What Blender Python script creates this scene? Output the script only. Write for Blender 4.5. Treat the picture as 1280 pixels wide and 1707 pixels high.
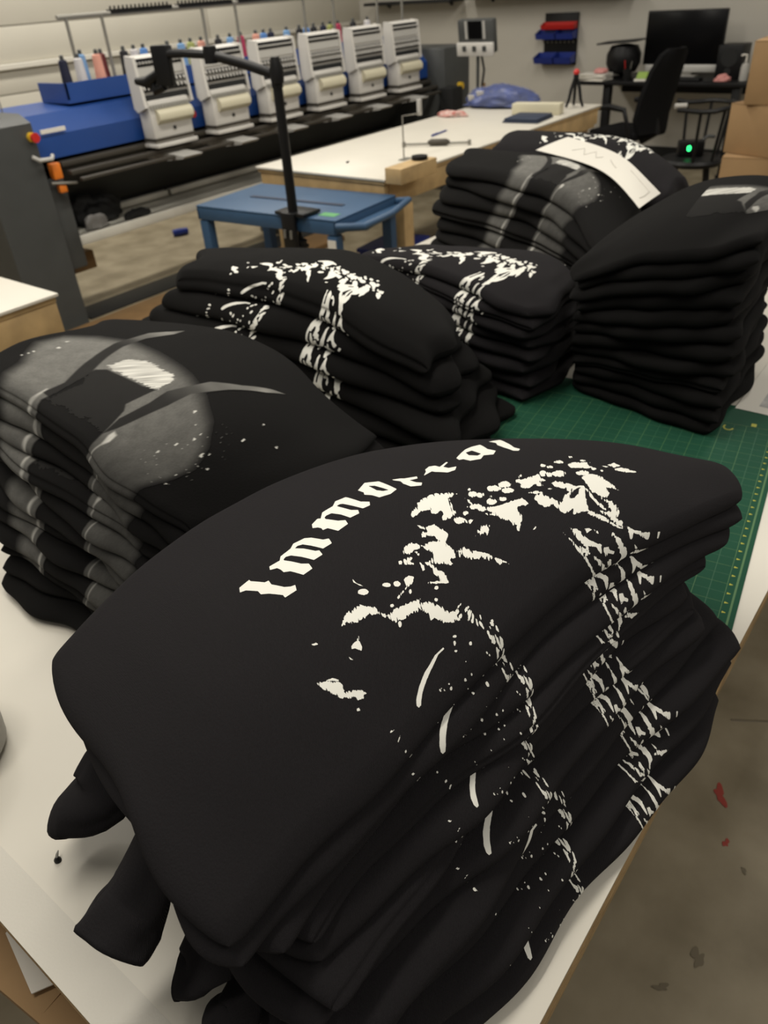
import bpy, bmesh, math, random
import numpy as np
from mathutils import Vector, Matrix

scene = bpy.context.scene
for o in list(bpy.data.objects):
    bpy.data.objects.remove(o, do_unlink=True)
COL = scene.collection
TZ = 0.85                       # height of the work table tops
CAMZ = TZ + 0.885

# ---------------------------------------------------------------- camera
def cam_axes(p, r, yaw):
    f = np.array([np.cos(yaw) * np.cos(p), np.sin(yaw) * np.cos(p), -np.sin(p)])
    rt = np.array([np.sin(yaw), -np.cos(yaw), 0.0])
    up = np.cross(rt, f)
    return np.cos(r) * rt + np.sin(r) * up, -np.sin(r) * rt + np.cos(r) * up, f
C_RT, C_UP, C_FW = cam_axes(math.radians(35.1), math.radians(-4.2), math.radians(40.0))
cam_data = bpy.data.cameras.new('camera')
cam = bpy.data.objects.new('camera', cam_data)
COL.objects.link(cam)
m = Matrix.Identity(4)
for i in range(3):
    m[i][0], m[i][1], m[i][2] = C_RT[i], C_UP[i], -C_FW[i]
m[0][3], m[1][3], m[2][3] = 0.0, 0.0, CAMZ
cam.matrix_world = m
cam_data.sensor_fit = 'VERTICAL'
cam_data.sensor_height = 24.0
cam_data.lens = 1258.0 / 1707.0 * 24.0
cam_data.clip_start = 0.02
cam_data.dof.use_dof = True
cam_data.dof.focus_distance = 0.85
cam_data.dof.aperture_fstop = 4.5
scene.camera = cam

# ---------------------------------------------------------------- light
world = bpy.data.worlds.new('world')
scene.world = world
world.use_nodes = True
world.node_tree.nodes['Background'].inputs[0].default_value = (1.0, 0.945, 0.85, 1)
world.node_tree.nodes['Background'].inputs[1].default_value = 0.13

def area(name, loc, size, power, color=(1.0, 0.945, 0.845), rot=(0, 0, 0)):
    d = bpy.data.lights.new(name, 'AREA')
    d.shape = 'RECTANGLE'
    d.size, d.size_y = size
    d.energy = power
    d.color = color
    o = bpy.data.objects.new(name, d)
    o.location = loc
    o.rotation_euler = rot
    COL.objects.link(o)
    return o
# unseen overhead lights: fluorescent rows, plus fills added for left wall and right floor
area('unseen_overhead_light', (2.2, 3.2, 3.4), (2.6, 0.35), 44)
area('unseen_overhead_light', (5.4, 3.2, 3.4), (2.6, 0.35), 29)
area('unseen_overhead_light', (2.6, 6.0, 3.4), (2.6, 0.35), 42)  # fill light added to brighten the left wall
area('unseen_overhead_light', (5.4, 6.0, 3.4), (2.6, 0.35), 34)  # second added fill for the left wall
area('unseen_overhead_light', (5.4, 0.4, 3.4), (2.6, 0.35), 34)
area('unseen_overhead_light', (0.6, 1.2, 3.4), (2.6, 0.35), 33)
area('unseen_overhead_light', (1.6, -1.7, 3.4), (2.6, 0.35), 26)  # fill light added to brighten the right floor and the front pile

vs = scene.view_settings
vs.view_transform = 'Standard'
vs.look = 'None'
vs.exposure = 0.55
vs.gamma = 1.0
vs.use_curve_mapping = False
# ---------------------------------------------------------------- helpers
def mat(name, color, rough=0.6, metal=0.0, var=0.0, vscale=8.0, bump=0.0, bscale=60.0, sheen=0.0, spec=0.5,
        emit=None, alpha=None, trans=0.0, coat=0.0, color2=None):
    mt = bpy.data.materials.new(name)
    mt.use_nodes = True
    nt = mt.node_tree
    b = nt.nodes['Principled BSDF']
    b.inputs['Base Color'].default_value = (*color, 1)
    b.inputs['Roughness'].default_value = rough
    b.inputs['Metallic'].default_value = metal
    b.inputs['Specular IOR Level'].default_value = spec
    if sheen:
        b.inputs['Sheen Weight'].default_value = sheen
        b.inputs['Sheen Roughness'].default_value = 0.5
    if coat:
        b.inputs['Coat Weight'].default_value = coat
        b.inputs['Coat Roughness'].default_value = 0.1
    if trans:
        b.inputs['Transmission Weight'].default_value = trans
    if alpha is not None:
        b.inputs['Alpha'].default_value = alpha
    if emit:
        b.inputs['Emission Color'].default_value = (*emit[0], 1)
        b.inputs['Emission Strength'].default_value = emit[1]
    if var or color2 or bump:
        tc = nt.nodes.new('ShaderNodeTexCoord')
    if var or color2:
        n = nt.nodes.new('ShaderNodeTexNoise')
        n.inputs['Scale'].default_value = vscale
        n.inputs['Detail'].default_value = 6
        nt.links.new(tc.outputs['Object'], n.inputs['Vector'])
        r = nt.nodes.new('ShaderNodeValToRGB')
        c2 = color2 or tuple(min(1, c * (1 + var)) for c in color)
        c1 = color if color2 else tuple(c * (1 - var) for c in color)
        r.color_ramp.elements[0].position = 0.32
        r.color_ramp.elements[1].position = 0.68
        r.color_ramp.elements[0].color = (*c1, 1)
        r.color_ramp.elements[1].color = (*c2, 1)
        nt.links.new(n.outputs['Fac'], r.inputs['Fac'])
        nt.links.new(r.outputs['Color'], b.inputs['Base Color'])
    if bump:
        n2 = nt.nodes.new('ShaderNodeTexNoise')
        n2.inputs['Scale'].default_value = bscale
        n2.inputs['Detail'].default_value = 4
        nt.links.new(tc.outputs['Object'], n2.inputs['Vector'])
        bp = nt.nodes.new('ShaderNodeBump')
        bp.inputs['Strength'].default_value = bump
        bp.inputs['Distance'].default_value = 0.004
        nt.links.new(n2.outputs['Fac'], bp.inputs['Height'])
        nt.links.new(bp.outputs['Normal'], b.inputs['Normal'])
    return mt

def tag(o, label=None, cat=None, group=None, kind=None):
    if label: o['label'] = label
    if cat: o['category'] = cat
    if group: o['group'] = group
    if kind: o['kind'] = kind
    return o

def thing(name, label, cat, loc=(0, 0, 0), rz=0.0, group=None):
    o = bpy.data.objects.new(name, None)
    COL.objects.link(o)
    o.location = loc
    o.rotation_euler = (0, 0, rz)
    o.empty_display_size = 0.05
    return tag(o, label, cat, group)

def link_mesh(name, verts, faces, mt, parent=None, loc=None, smooth=False, rz=0.0, angle=None):
    me = bpy.data.meshes.new(name)
    me.from_pydata([tuple(v) for v in verts], [], [tuple(f) for f in faces])
    if smooth:
        me.polygons.foreach_set('use_smooth', [True] * len(me.polygons))
    if mt is not None:
        me.materials.append(mt)
    me.update()
    if angle is not None:
        me.set_sharp_from_angle(angle=angle)
    o = bpy.data.objects.new(name, me)
    COL.objects.link(o)
    if parent is not None:
        o.parent = parent
    if loc is not None:
        o.location = loc
    o.rotation_euler = (0, 0, rz)
    return o

class MB:
    """collects shapes (in the local frame of their thing) and links them as one mesh"""
    def __init__(s):
        s.v = []; s.f = []
    def add(s, v, f):
        n = len(s.v)
        s.v += [tuple(p) for p in v]
        s.f += [tuple(i + n for i in q) for q in f]
        return s
    def box(s, c, d, rx=0, ry=0, rz=0, bev=0.0):
        x, y, z = d[0] / 2, d[1] / 2, d[2] / 2
        R = Matrix.Rotation(rz, 3, 'Z') @ Matrix.Rotation(ry, 3, 'Y') @ Matrix.Rotation(rx, 3, 'X')
        if bev:
            bm = bmesh.new()
            bmesh.ops.create_cube(bm, size=1.0)
            for q in bm.verts:
                q.co = Vector((q.co.x * d[0], q.co.y * d[1], q.co.z * d[2]))
            bmesh.ops.bevel(bm, geom=list(bm.edges), offset=bev, segments=2, profile=0.5, affect='EDGES')
            bm.verts.index_update()
            v = [q.co.copy() for q in bm.verts]
            f = [[q.index for q in fc.verts] for fc in bm.faces]
            bm.free()
        else:
            v = [Vector((i * x, j * y, k * z)) for i in (-1, 1) for j in (-1, 1) for k in (-1, 1)]
            f = [(0, 1, 3, 2), (4, 6, 7, 5), (0, 4, 5, 1), (2, 3, 7, 6), (0, 2, 6, 4), (1, 5, 7, 3)]
        return s.add([R @ p + Vector(c) for p in v], f)
    def bx(s, x0, x1, y0, y1, z0, z1, bev=0.0):
        return s.box(((x0 + x1) / 2, (y0 + y1) / 2, (z0 + z1) / 2), (x1 - x0, y1 - y0, z1 - z0), bev=bev)
    def tube(s, pts, r, n=10, cap=True, flat=1.0):
        pts = [Vector(p) for p in pts]
        rs = r if isinstance(r, (list, tuple)) else [r] * len(pts)
        t0 = (pts[1] - pts[0]).normalized()
        ref = Vector((0, 0, 1)) if abs(t0.z) < 0.9 else Vector((1, 0, 0))
        a = t0.cross(ref).normalized()
        base = len(s.v); V = []; F = []
        for i, p in enumerate(pts):
            t = (pts[min(i + 1, len(pts) - 1)] - pts[max(i - 1, 0)]).normalized()
            a = (a - t * a.dot(t)).normalized()
            b = t.cross(a)
            for k in range(n):
                w = 2 * math.pi * k / n
                V.append(p + a * (math.cos(w) * rs[i]) + b * (math.sin(w) * rs[i] * flat))
        for i in range(len(pts) - 1):
            for k in range(n):
                k2 = (k + 1) % n
                F.append((i * n + k, i * n + k2, (i + 1) * n + k2, (i + 1) * n + k))
        if cap:
            F.append(tuple(range(n - 1, -1, -1)))
            F.append(tuple((len(pts) - 1) * n + k for k in range(n)))
        return s.add(V, F)
    def cyl(s, p0, p1, r0, r1=None, n=16):
        return s.tube([p0, p1], [r0, r0 if r1 is None else r1], n)
    def lathe(s, prof, c=(0, 0, 0), n=20):
        V = []; F = []
        for (r, z) in prof:
            for k in range(n):
                w = 2 * math.pi * k / n
                V.append((c[0] + r * math.cos(w), c[1] + r * math.sin(w), c[2] + z))
        for i in range(len(prof) - 1):
            for k in range(n):
                k2 = (k + 1) % n
                F.append((i * n + k, i * n + k2, (i + 1) * n + k2, (i + 1) * n + k))
        F.append(tuple(range(n - 1, -1, -1)))
        F.append(tuple((len(prof) - 1) * n + k for k in range(n)))
        return s.add(V, F)
    def prism(s, poly, a0, a1, axis='x'):
        """extrude a 2D polygon along an axis; poly coords are the other two axes in order"""
        n = len(poly)
        def P(a, p):
            return (a, p[0], p[1]) if axis == 'x' else ((p[0], a, p[1]) if axis == 'y' else (p[0], p[1], a))
        V = [P(a0, p) for p in poly] + [P(a1, p) for p in poly]
        F = [tuple(range(n - 1, -1, -1)), tuple(range(n, 2 * n))]
        F += [(i, (i + 1) % n, n + (i + 1) % n, n + i) for i in range(n)]
        return s.add(V, F)
    def build(s, name, mt, parent=None, loc=None, smooth=True, rz=0.0, fix=True):
        o = link_mesh(name, s.v, s.f, mt, parent, loc, False, rz)
        me = o.data
        if fix:
            bm = bmesh.new(); bm.from_mesh(me)
            bmesh.ops.recalc_face_normals(bm, faces=bm.faces)
            bm.to_mesh(me); bm.free()
        if smooth:
            me.polygons.foreach_set('use_smooth', [True] * len(me.polygons))
            me.set_sharp_from_angle(angle=math.radians(38))
        return o

def solo(name, mb, mt, label, cat, loc, rz=0.0, group=None, smooth=True):
    return tag(mb.build(name, mt, None, loc, smooth, rz), label, cat, group)

def dup(root, loc=None, rz=None, label=None, group=None):
    r = root.copy(); COL.objects.link(r)
    if loc is not None: r.location = loc
    if rz is not None: r.rotation_euler = (0, 0, rz)
    if label: r['label'] = label
    if group: r['group'] = group
    for ch in root.children:
        c = ch.copy(); COL.objects.link(c); c.parent = r
        for g in ch.children:
            d = g.copy(); COL.objects.link(d); d.parent = c
    return r
# ---------------------------------------------------------------- folded cloth
#GEOM-BEGIN
def spline_w(t, n):
    """natural cubic spline weights for values t on n equally spaced knots 0..1, linear outside"""
    t = np.asarray(t, float)
    x = np.clip(t, 0, 1) * (n - 1)
    i = np.clip(x.astype(int), 0, n - 2)
    d = x - i
    A = np.eye(n); Bm = np.zeros((n, n))
    for k in range(1, n - 1):
        A[k, k - 1:k + 2] = (1 / 6, 4 / 6, 1 / 6)
        Bm[k, k - 1:k + 2] = (1, -2, 1)
    M = np.linalg.solve(A, Bm)
    I = np.eye(n)
    a = 1 - d
    W = a[:, None] * I[i] + d[:, None] * I[i + 1] + ((a ** 3 - a) / 6)[:, None] * M[i] + ((d ** 3 - d) / 6)[:, None] * M[i + 1]
    s0 = (I[1] - I[0]) - M[0] / 3 - M[1] / 6
    s1 = (I[n - 1] - I[n - 2]) + M[n - 2] / 6 + M[n - 1] / 3
    W = W + np.minimum(t, 0)[:, None] * (n - 1) * s0 + np.maximum(t - 1, 0)[:, None] * (n - 1) * s1
    return W

def vnoise(x, y, seed=0):
    """smooth value noise in -1..1"""
    x = np.asarray(x, float); y = np.asarray(y, float)
    xi = np.floor(x).astype(np.int64); yi = np.floor(y).astype(np.int64)
    fx = x - xi; fy = y - yi
    fx = fx * fx * (3 - 2 * fx); fy = fy * fy * (3 - 2 * fy)
    def h(a, b):
        n = (a * 374761393 + b * 668265263 + seed * 1442695041) & 0x7fffffff
        n = ((n ^ (n >> 13)) * 1274126177) & 0x7fffffff
        return ((n ^ (n >> 16)) & 0xffff) / 32767.5 - 1
    return (h(xi, yi) * (1 - fx) + h(xi + 1, yi) * fx) * (1 - fy) + (h(xi, yi + 1) * (1 - fx) + h(xi + 1, yi + 1) * fx) * fy

class Stack:
    """a pile of folded shirts: level grids of points (bottom..top), u along the fold, v away from it"""
    def __init__(s, levels, n, seed, wrinkle=0.004, weights=None):
        s.lv = [np.array(L, float) for L in levels]
        s.n = n; s.seed = seed; s.wr = wrinkle
        rnd = random.Random(seed)
        w = weights or [rnd.uniform(0.8, 1.2) for _ in range(n)]
        c = np.cumsum([0] + list(w)); s.cut = c / c[-1]
        T = s.lv[-1]
        s.Lu = np.linalg.norm(T[-1, 0] - T[0, 0]); s.Lv = np.mean([np.linalg.norm(T[k, -1] - T[k, 0]) for k in range(T.shape[0])])
    def P(s, u, v, f):
        L0 = s.lv[0]
        Wu = spline_w(u, L0.shape[0]); Wv = spline_w(v, L0.shape[1]); Wf = spline_w(f, len(s.lv))
        out = 0
        for k, L in enumerate(s.lv):
            out = out + Wf[:, k:k + 1] * np.einsum('ni,nj,ijk->nk', Wu, Wv, L)
        x = u * s.Lu; y = v * s.Lv
        w = vnoise(x * 7, y * 9, s.seed) * 0.6 + vnoise(x * 16 + y * 6, y * 7 - x * 5, s.seed + 1) * 0.3
        edge = 1 + 1.2 * np.clip(1 - np.minimum(u, 1 - u) * s.Lu / 0.12, 0, 1)
        out[:, 2] += w * s.wr * edge * np.clip(f, 0, 1)
        return out

class Shirt:
    def __init__(s, st, k, jit=0.010, jitu=0.012, du=(0, 0), dv=0.0):
        s.st = st; s.k = k
        s.f0, s.f1 = st.cut[k], st.cut[k + 1]
        rnd = random.Random(st.seed * 101 + k)
        s.ph = [rnd.uniform(0, 6.28) for _ in range(8)]
        s.jit = jit; s.jitu = jitu; s.du = du; s.dv = dv
        # half thickness in metres near the fold
        a = st.P(np.array([0.5]), np.array([0.1]), np.array([s.f0]))[0]
        b = st.P(np.array([0.5]), np.array([0.1]), np.array([s.f1]))[0]
        s.h = max(0.006, np.linalg.norm(b - a) / 2)
        s.r = s.h * 1.15
        s.a = s.h * 1.7                      # arc length of a quarter nose
        s.lobe = rnd.choice([0, 0, 0, 0, 1]); s.lt = rnd.uniform(-0.5, 0.4)
        s.groove = rnd.uniform(0.2, 0.35) * s.r
        s.ymax = s.a + st.Lv - s.r
    def S(s, x, y):
        """x metres along the fold, y metres over the cloth from the fold nose (+ over the top, - underneath)"""
        st = s.st
        x = np.asarray(x, float); y = np.asarray(y, float)
        u = x / st.Lu
        ay = np.abs(y)
        th = np.clip(y / s.a, -1, 1) * math.pi / 2
        vm = np.where(ay < s.a, s.r * (1 - np.cos(th)), s.r + ay - s.a)
        w = np.sin(th)
        if s.lobe:
            vm = vm + s.groove * np.exp(-((th - s.lt) / 0.22) ** 2)
        e = np.clip((vm - (st.Lv - s.r)) / s.r, 0, 1)
        w = w * np.sqrt(np.maximum(0, 1 - e * e))
        re = 0.030
        eu = np.clip(np.minimum(u, 1 - u) * st.Lu / re, 0, 1)
        pu = np.sqrt(np.maximum(0, 1 - (1 - eu) ** 2))
        v = vm / st.Lv
        p = s.ph
        j0 = s.jit * (np.sin(u * 5 + p[0]) + 0.6 * np.sin(u * 11 + p[1]) + 0.3 * np.sin(u * 23 + p[2])) + s.dv
        j1 = s.jit * (np.sin(u * 6 + p[3]) + 0.5 * np.sin(u * 13 + p[4]))
        vv = v + (j0 * np.clip(1 - v, 0, 1) ** 2 + j1 * np.clip(v, 0, 1) ** 2) / st.Lv
        k0 = s.jitu * (np.sin(v * 5 + p[5]) + 0.6 * np.sin(v * 12 + p[6])) + s.du[0]
        k1 = s.jitu * (np.sin(v * 4 + p[7]) + 0.6 * np.sin(v * 11 + p[0])) + s.du[1]
        # rounded plan corners
        cu = 2 * u - 1; cv = 2 * np.clip(v, 0, 1) - 1
        sh = 0.065 * np.abs(cv) ** 6
        uu = 0.5 + 0.5 * cu * (1 - sh * np.abs(cu) ** 3)
        uu = uu + (k0 * np.clip(1 - u, 0, 1) ** 2 + k1 * np.clip(u, 0, 1) ** 2) / st.Lu
        f = (s.f0 + s.f1) / 2 + w * pu * (s.f1 - s.f0) / 2 * 0.95
        return st.P(uu, vv, f)
    def SN(s, x, y, off):
        e = 0.0008
        p = s.S(x, y)
        a = s.S(x + e, y) - s.S(x - e, y); b = s.S(x, y + e) - s.S(x, y - e)
        n = np.cross(a, b); n /= np.maximum(1e-12, np.linalg.norm(n, axis=1))[:, None]
        if s.flip(): n = -n
        return p + n * off
    def flip(s):
        if not hasattr(s, '_fl'):
            st = s.st; x0 = np.array([st.Lu / 2]); y0 = np.array([st.Lv / 2]); e = 0.002
            n = np.cross(s.S(x0 + e, y0) - s.S(x0 - e, y0), s.S(x0, y0 + e) - s.S(x0, y0 - e))
            s._fl = n[0, 2] < 0
        return s._fl
    def mesh(s, nu=70, nv=34):
        st = s.st
        t = np.linspace(0, 1, nu)
        us = np.r_[0.030 / st.Lu * (1 - np.cos(np.linspace(0, math.pi / 2, 7)))[:-1], np.linspace(0.030 / st.Lu, 1 - 0.030 / st.Lu, nu), 1 - 0.030 / st.Lu * (1 - np.cos(np.linspace(math.pi / 2, 0, 7)))[1:]]
        nose = np.linspace(-s.a, s.a, 17)
        flat = np.linspace(s.a, s.ymax - s.r, nv)[1:]
        back = s.ymax - s.r + s.r * np.sin(np.linspace(0, math.pi / 2, 6))[1:]
        top = np.r_[flat, back]
        ys = np.r_[-top[::-1][1:], nose, top]
        X, Y = np.meshgrid(us * st.Lu, ys, indexing='ij')
        V = s.S(X.ravel(), Y.ravel())
        a, b = len(us), len(ys)
        I = np.arange(a * b).reshape(a, b)
        J = np.roll(I, -1, axis=1)
        F = np.stack([I[:-1], I[1:], J[1:], J[:-1]], -1).reshape(-1, 4)
        if not s.flip(): pass
        else: F = F[:, ::-1]
        return V, F
def grid_px(rows, onz):
    """rows[v][u] = (pixel x, pixel y, height above table) -> grid[u][v]"""
    g = np.array([[onz(*c) for c in r] for r in rows])
    return g.transpose(1, 0, 2)
#GEOM-END
# ---------------------------------------------------------------- materials
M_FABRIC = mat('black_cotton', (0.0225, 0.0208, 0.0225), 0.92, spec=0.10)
def twill(mt, scale=1800.0, strength=0.9):
    nt = mt.node_tree; b = nt.nodes['Principled BSDF']
    tc = nt.nodes.new('ShaderNodeTexCoord')
    w = nt.nodes.new('ShaderNodeTexWave'); w.wave_type = 'BANDS'; w.bands_direction = 'X'
    mp_ = nt.nodes.new('ShaderNodeMapping'); mp_.inputs['Rotation'].default_value = (0, 0, 0.95)
    nt.links.new(tc.outputs['Object'], mp_.inputs['Vector'])
    w.inputs['Scale'].default_value = scale / 6.28; w.inputs['Distortion'].default_value = 1.5
    n = nt.nodes.new('ShaderNodeTexNoise'); n.inputs['Scale'].default_value = 380
    mx = nt.nodes.new('ShaderNodeMath'); mx.operation = 'ADD'
    bp = nt.nodes.new('ShaderNodeBump'); bp.inputs['Strength'].default_value = strength; bp.inputs['Distance'].default_value = 0.0008
    nt.links.new(mp_.outputs['Vector'], w.inputs['Vector']); nt.links.new(tc.outputs['Object'], n.inputs['Vector'])
    nt.links.new(w.outputs['Fac'], mx.inputs[0]); nt.links.new(n.outputs['Fac'], mx.inputs[1])
    nt.links.new(mx.outputs[0], bp.inputs['Height']); nt.links.new(bp.outputs['Normal'], b.inputs['Normal'])
twill(M_FABRIC)
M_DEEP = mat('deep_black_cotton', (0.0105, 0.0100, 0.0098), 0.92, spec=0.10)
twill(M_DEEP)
M_INK = mat('white_ink', (0.80, 0.79, 0.72), 0.7)
M_INKG = bpy.data.materials.new('grey_ink'); M_INKG.use_nodes = True
_nt = M_INKG.node_tree; _at = _nt.nodes.new('ShaderNodeAttribute'); _at.attribute_name = 'ink'
_nt.links.new(_at.outputs['Color'], _nt.nodes['Principled BSDF'].inputs['Base Color'])
_nt.nodes['Principled BSDF'].inputs['Roughness'].default_value = 0.8
_nt.nodes['Principled BSDF'].inputs['Specular IOR Level'].default_value = 0.06
M_LAM = mat('white_laminate', (0.66, 0.625, 0.545), 0.38, var=0.03, vscale=3, spec=0.4)
M_TAPE = mat('clear_tape', (0.66, 0.63, 0.56), 0.16, bump=0.08, bscale=260, spec=0.6)
M_PLY = mat('plywood_edge', (0.35, 0.235, 0.11), 0.7, var=0.25, vscale=14)
M_PINE = mat('pine_wood', (0.50, 0.345, 0.165), 0.6, var=0.18, vscale=9)
M_FLOOR = mat('concrete', (0.19, 0.155, 0.095), 0.55, color2=(0.33, 0.28, 0.19), vscale=4.5, bump=0.15, bscale=30)
M_WALL = mat('painted_wall', (0.56, 0.53, 0.45), 0.7, var=0.03, vscale=1.5)
M_WALLB = mat('grey_wall', (0.50, 0.475, 0.42), 0.75, var=0.03, vscale=1.5)
M_LEDGE = mat('white_trim', (0.68, 0.65, 0.57), 0.5)
M_MAT = mat('green_mat', (0.012, 0.072, 0.040), 0.75, var=0.1, vscale=6, spec=0.2)
M_MATL = mat('mat_line', (0.065, 0.165, 0.06), 0.6)
M_MATF = mat('mat_fine_line', (0.026, 0.110, 0.055), 0.6)
M_MATN = mat('mat_numeral', (0.42, 0.42, 0.04), 0.6)
M_BLUE = mat('machine_blue', (0.012, 0.058, 0.25), 0.42, var=0.06, vscale=4)
M_DGREY = mat('machine_grey', (0.055, 0.058, 0.057), 0.5, var=0.06)
M_CASE = mat('head_white', (0.62, 0.60, 0.56), 0.45)
M_CREAM = mat('cream_cover', (0.58, 0.54, 0.40), 0.5)
M_BLACK = mat('black_plastic', (0.006, 0.006, 0.0065), 0.45, spec=0.25)
M_BLKM = mat('black_metal', (0.007, 0.007, 0.0075), 0.4, spec=0.3)
M_MESH = mat('black_mesh', (0.007, 0.007, 0.0075), 0.9, spec=0.12)
M_STEEL = mat('steel', (0.26, 0.25, 0.22), 0.5, metal=0.5)
M_SILV = mat('silver', (0.52, 0.51, 0.48), 0.4, metal=0.2)
M_DARK = mat('dark_panel', (0.014, 0.0145, 0.0145), 0.6, spec=0.3)
M_UNDER = mat('under_panel', (0.036, 0.037, 0.035), 0.6)
M_RAIL = mat('rail_dark', (0.07, 0.062, 0.05), 0.5, metal=0.4)
M_TRAY = mat('tray_white', (0.62, 0.60, 0.53), 0.5, var=0.08, vscale=5)
M_CART = mat('cart_blue', (0.035, 0.088, 0.175), 0.45, var=0.05)
M_ORANGE = mat('orange_plastic', (0.75, 0.20, 0.02), 0.45)
M_RED = mat('red_plastic', (0.50, 0.018, 0.014), 0.4)
M_YEL = mat('yellow_plastic', (0.75, 0.48, 0.03), 0.45)
M_BIN = mat('bin_blue', (0.012, 0.03, 0.22), 0.4)
M_CARD = mat('cardboard', (0.33, 0.205, 0.095), 0.8, var=0.07, vscale=5)
M_PAPER = mat('paper', (0.72, 0.69, 0.62), 0.75)
M_PAPERG = mat('printed_grey', (0.30, 0.30, 0.30), 0.7, color2=(0.55, 0.54, 0.52), vscale=40)
M_PAPERL = mat('pencil_line', (0.52, 0.49, 0.44), 0.8)
M_PBAG = mat('blue_garment', (0.018, 0.036, 0.16), 0.5, var=0.4, vscale=14)
M_POLY = mat('clear_film', (0.5, 0.55, 0.75), 0.12, alpha=0.10, spec=0.8)
M_NAVY = mat('navy_cloth', (0.016, 0.026, 0.055), 0.6)
M_TISSUE = mat('tissue', (0.62, 0.56, 0.50), 0.8, color2=(0.45, 0.12, 0.10), vscale=30)
M_PINK = mat('pink', (0.60, 0.26, 0.24), 0.6)
M_GREEN = mat('lime_paper', (0.30, 0.44, 0.10), 0.6)
M_STICK = mat('green_sticker', (0.10, 0.33, 0.12), 0.6)
M_LED = mat('green_led', (0.02, 0.6, 0.15), 0.4, emit=((0.04, 1.0, 0.25), 2.5))
M_SCREEN = mat('screen_black', (0.003, 0.003, 0.0035), 0.25, spec=0.12)
M_LCD = mat('panel_lcd', (0.018, 0.019, 0.019), 0.3)
M_GREYP = mat('grey_plastic', (0.40, 0.39, 0.36), 0.5)
M_REDP = mat('red_paint', (0.33, 0.045, 0.03), 0.6)
M_STAIN = mat('floor_stain', (0.15, 0.122, 0.076), 0.6)
M_BOARD = mat('brown_board', (0.20, 0.115, 0.045), 0.7, var=0.15, vscale=6)
M_GFILM = mat('grey_film', (0.30, 0.29, 0.28), 0.35, alpha=0.85)
# control points of each pile: bottom level, top level
GR_S1 = ([[(0.120, 0.165, 0.853), (0.153, 0.343, 0.853), (0.187, 0.522, 0.853), (0.220, 0.700, 0.853)], [(0.311, 0.145, 0.853), (0.343, 0.313, 0.853), (0.375, 0.482, 0.853), (0.407, 0.650, 0.853)], [(0.502, 0.125, 0.853), (0.533, 0.283, 0.853), (0.564, 0.442, 0.853), (0.595, 0.600, 0.853)], [(0.694, 0.105, 0.853), (0.723, 0.253, 0.853), (0.753, 0.402, 0.853), (0.783, 0.550, 0.853)], [(0.885, 0.085, 0.853), (0.913, 0.223, 0.853), (0.942, 0.362, 0.853), (0.970, 0.500, 0.853)]],
     [[(0.125, 0.331, 1.085), (0.148, 0.426, 1.110), (0.172, 0.558, 1.100), (0.225, 0.761, 1.085)], [(0.282, 0.318, 1.135), (0.301, 0.422, 1.175), (0.329, 0.560, 1.175), (0.374, 0.724, 1.145)], [(0.453, 0.285, 1.155), (0.481, 0.379, 1.195), (0.544, 0.534, 1.200), (0.577, 0.714, 1.165)], [(0.707, 0.250, 1.150), (0.721, 0.323, 1.185), (0.803, 0.457, 1.180), (0.791, 0.642, 1.145)], [(1.014, 0.154, 1.115), (1.037, 0.221, 1.125), (1.077, 0.310, 1.105), (1.081, 0.497, 1.065)]])
GR_S2 = ([[(0.400, 0.760, 0.853), (0.583, 0.773, 0.853), (0.767, 0.787, 0.853), (0.950, 0.800, 0.853)], [(0.390, 0.920, 0.853), (0.573, 0.936, 0.853), (0.757, 0.951, 0.853), (0.940, 0.967, 0.853)], [(0.380, 1.080, 0.853), (0.563, 1.098, 0.853), (0.747, 1.116, 0.853), (0.930, 1.133, 0.853)], [(0.370, 1.240, 0.853), (0.553, 1.260, 0.853), (0.737, 1.280, 0.853), (0.920, 1.300, 0.853)]],
     [[(0.502, 0.780, 1.095), (0.615, 0.739, 1.100), (0.762, 0.733, 1.100), (0.953, 0.787, 1.020)], [(0.488, 0.892, 1.160), (0.602, 0.860, 1.195), (0.779, 0.899, 1.180), (0.947, 0.920, 1.110)], [(0.503, 1.094, 1.190), (0.616, 1.080, 1.215), (0.782, 1.112, 1.210), (0.974, 1.178, 1.160)], [(0.583, 1.565, 1.150), (0.673, 1.525, 1.170), (0.794, 1.489, 1.180), (0.891, 1.585, 1.140)]])
GR_S3 = ([[(1.100, 0.750, 0.853), (1.280, 0.765, 0.853), (1.460, 0.780, 0.853)], [(1.093, 1.093, 0.853), (1.280, 1.107, 0.853), (1.467, 1.120, 0.853)], [(1.087, 1.437, 0.853), (1.280, 1.448, 0.853), (1.473, 1.460, 0.853)], [(1.080, 1.780, 0.853), (1.280, 1.790, 0.853), (1.480, 1.800, 0.853)]],
     [[(1.167, 0.801, 1.100), (1.269, 0.854, 1.130), (1.454, 0.987, 1.100)], [(1.176, 1.080, 1.160), (1.286, 1.099, 1.190), (1.540, 1.229, 1.150)], [(1.212, 1.375, 1.170), (1.309, 1.364, 1.195), (1.496, 1.483, 1.160)], [(1.218, 1.700, 1.140), (1.293, 1.716, 1.160), (1.460, 1.829, 1.130)]])
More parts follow.
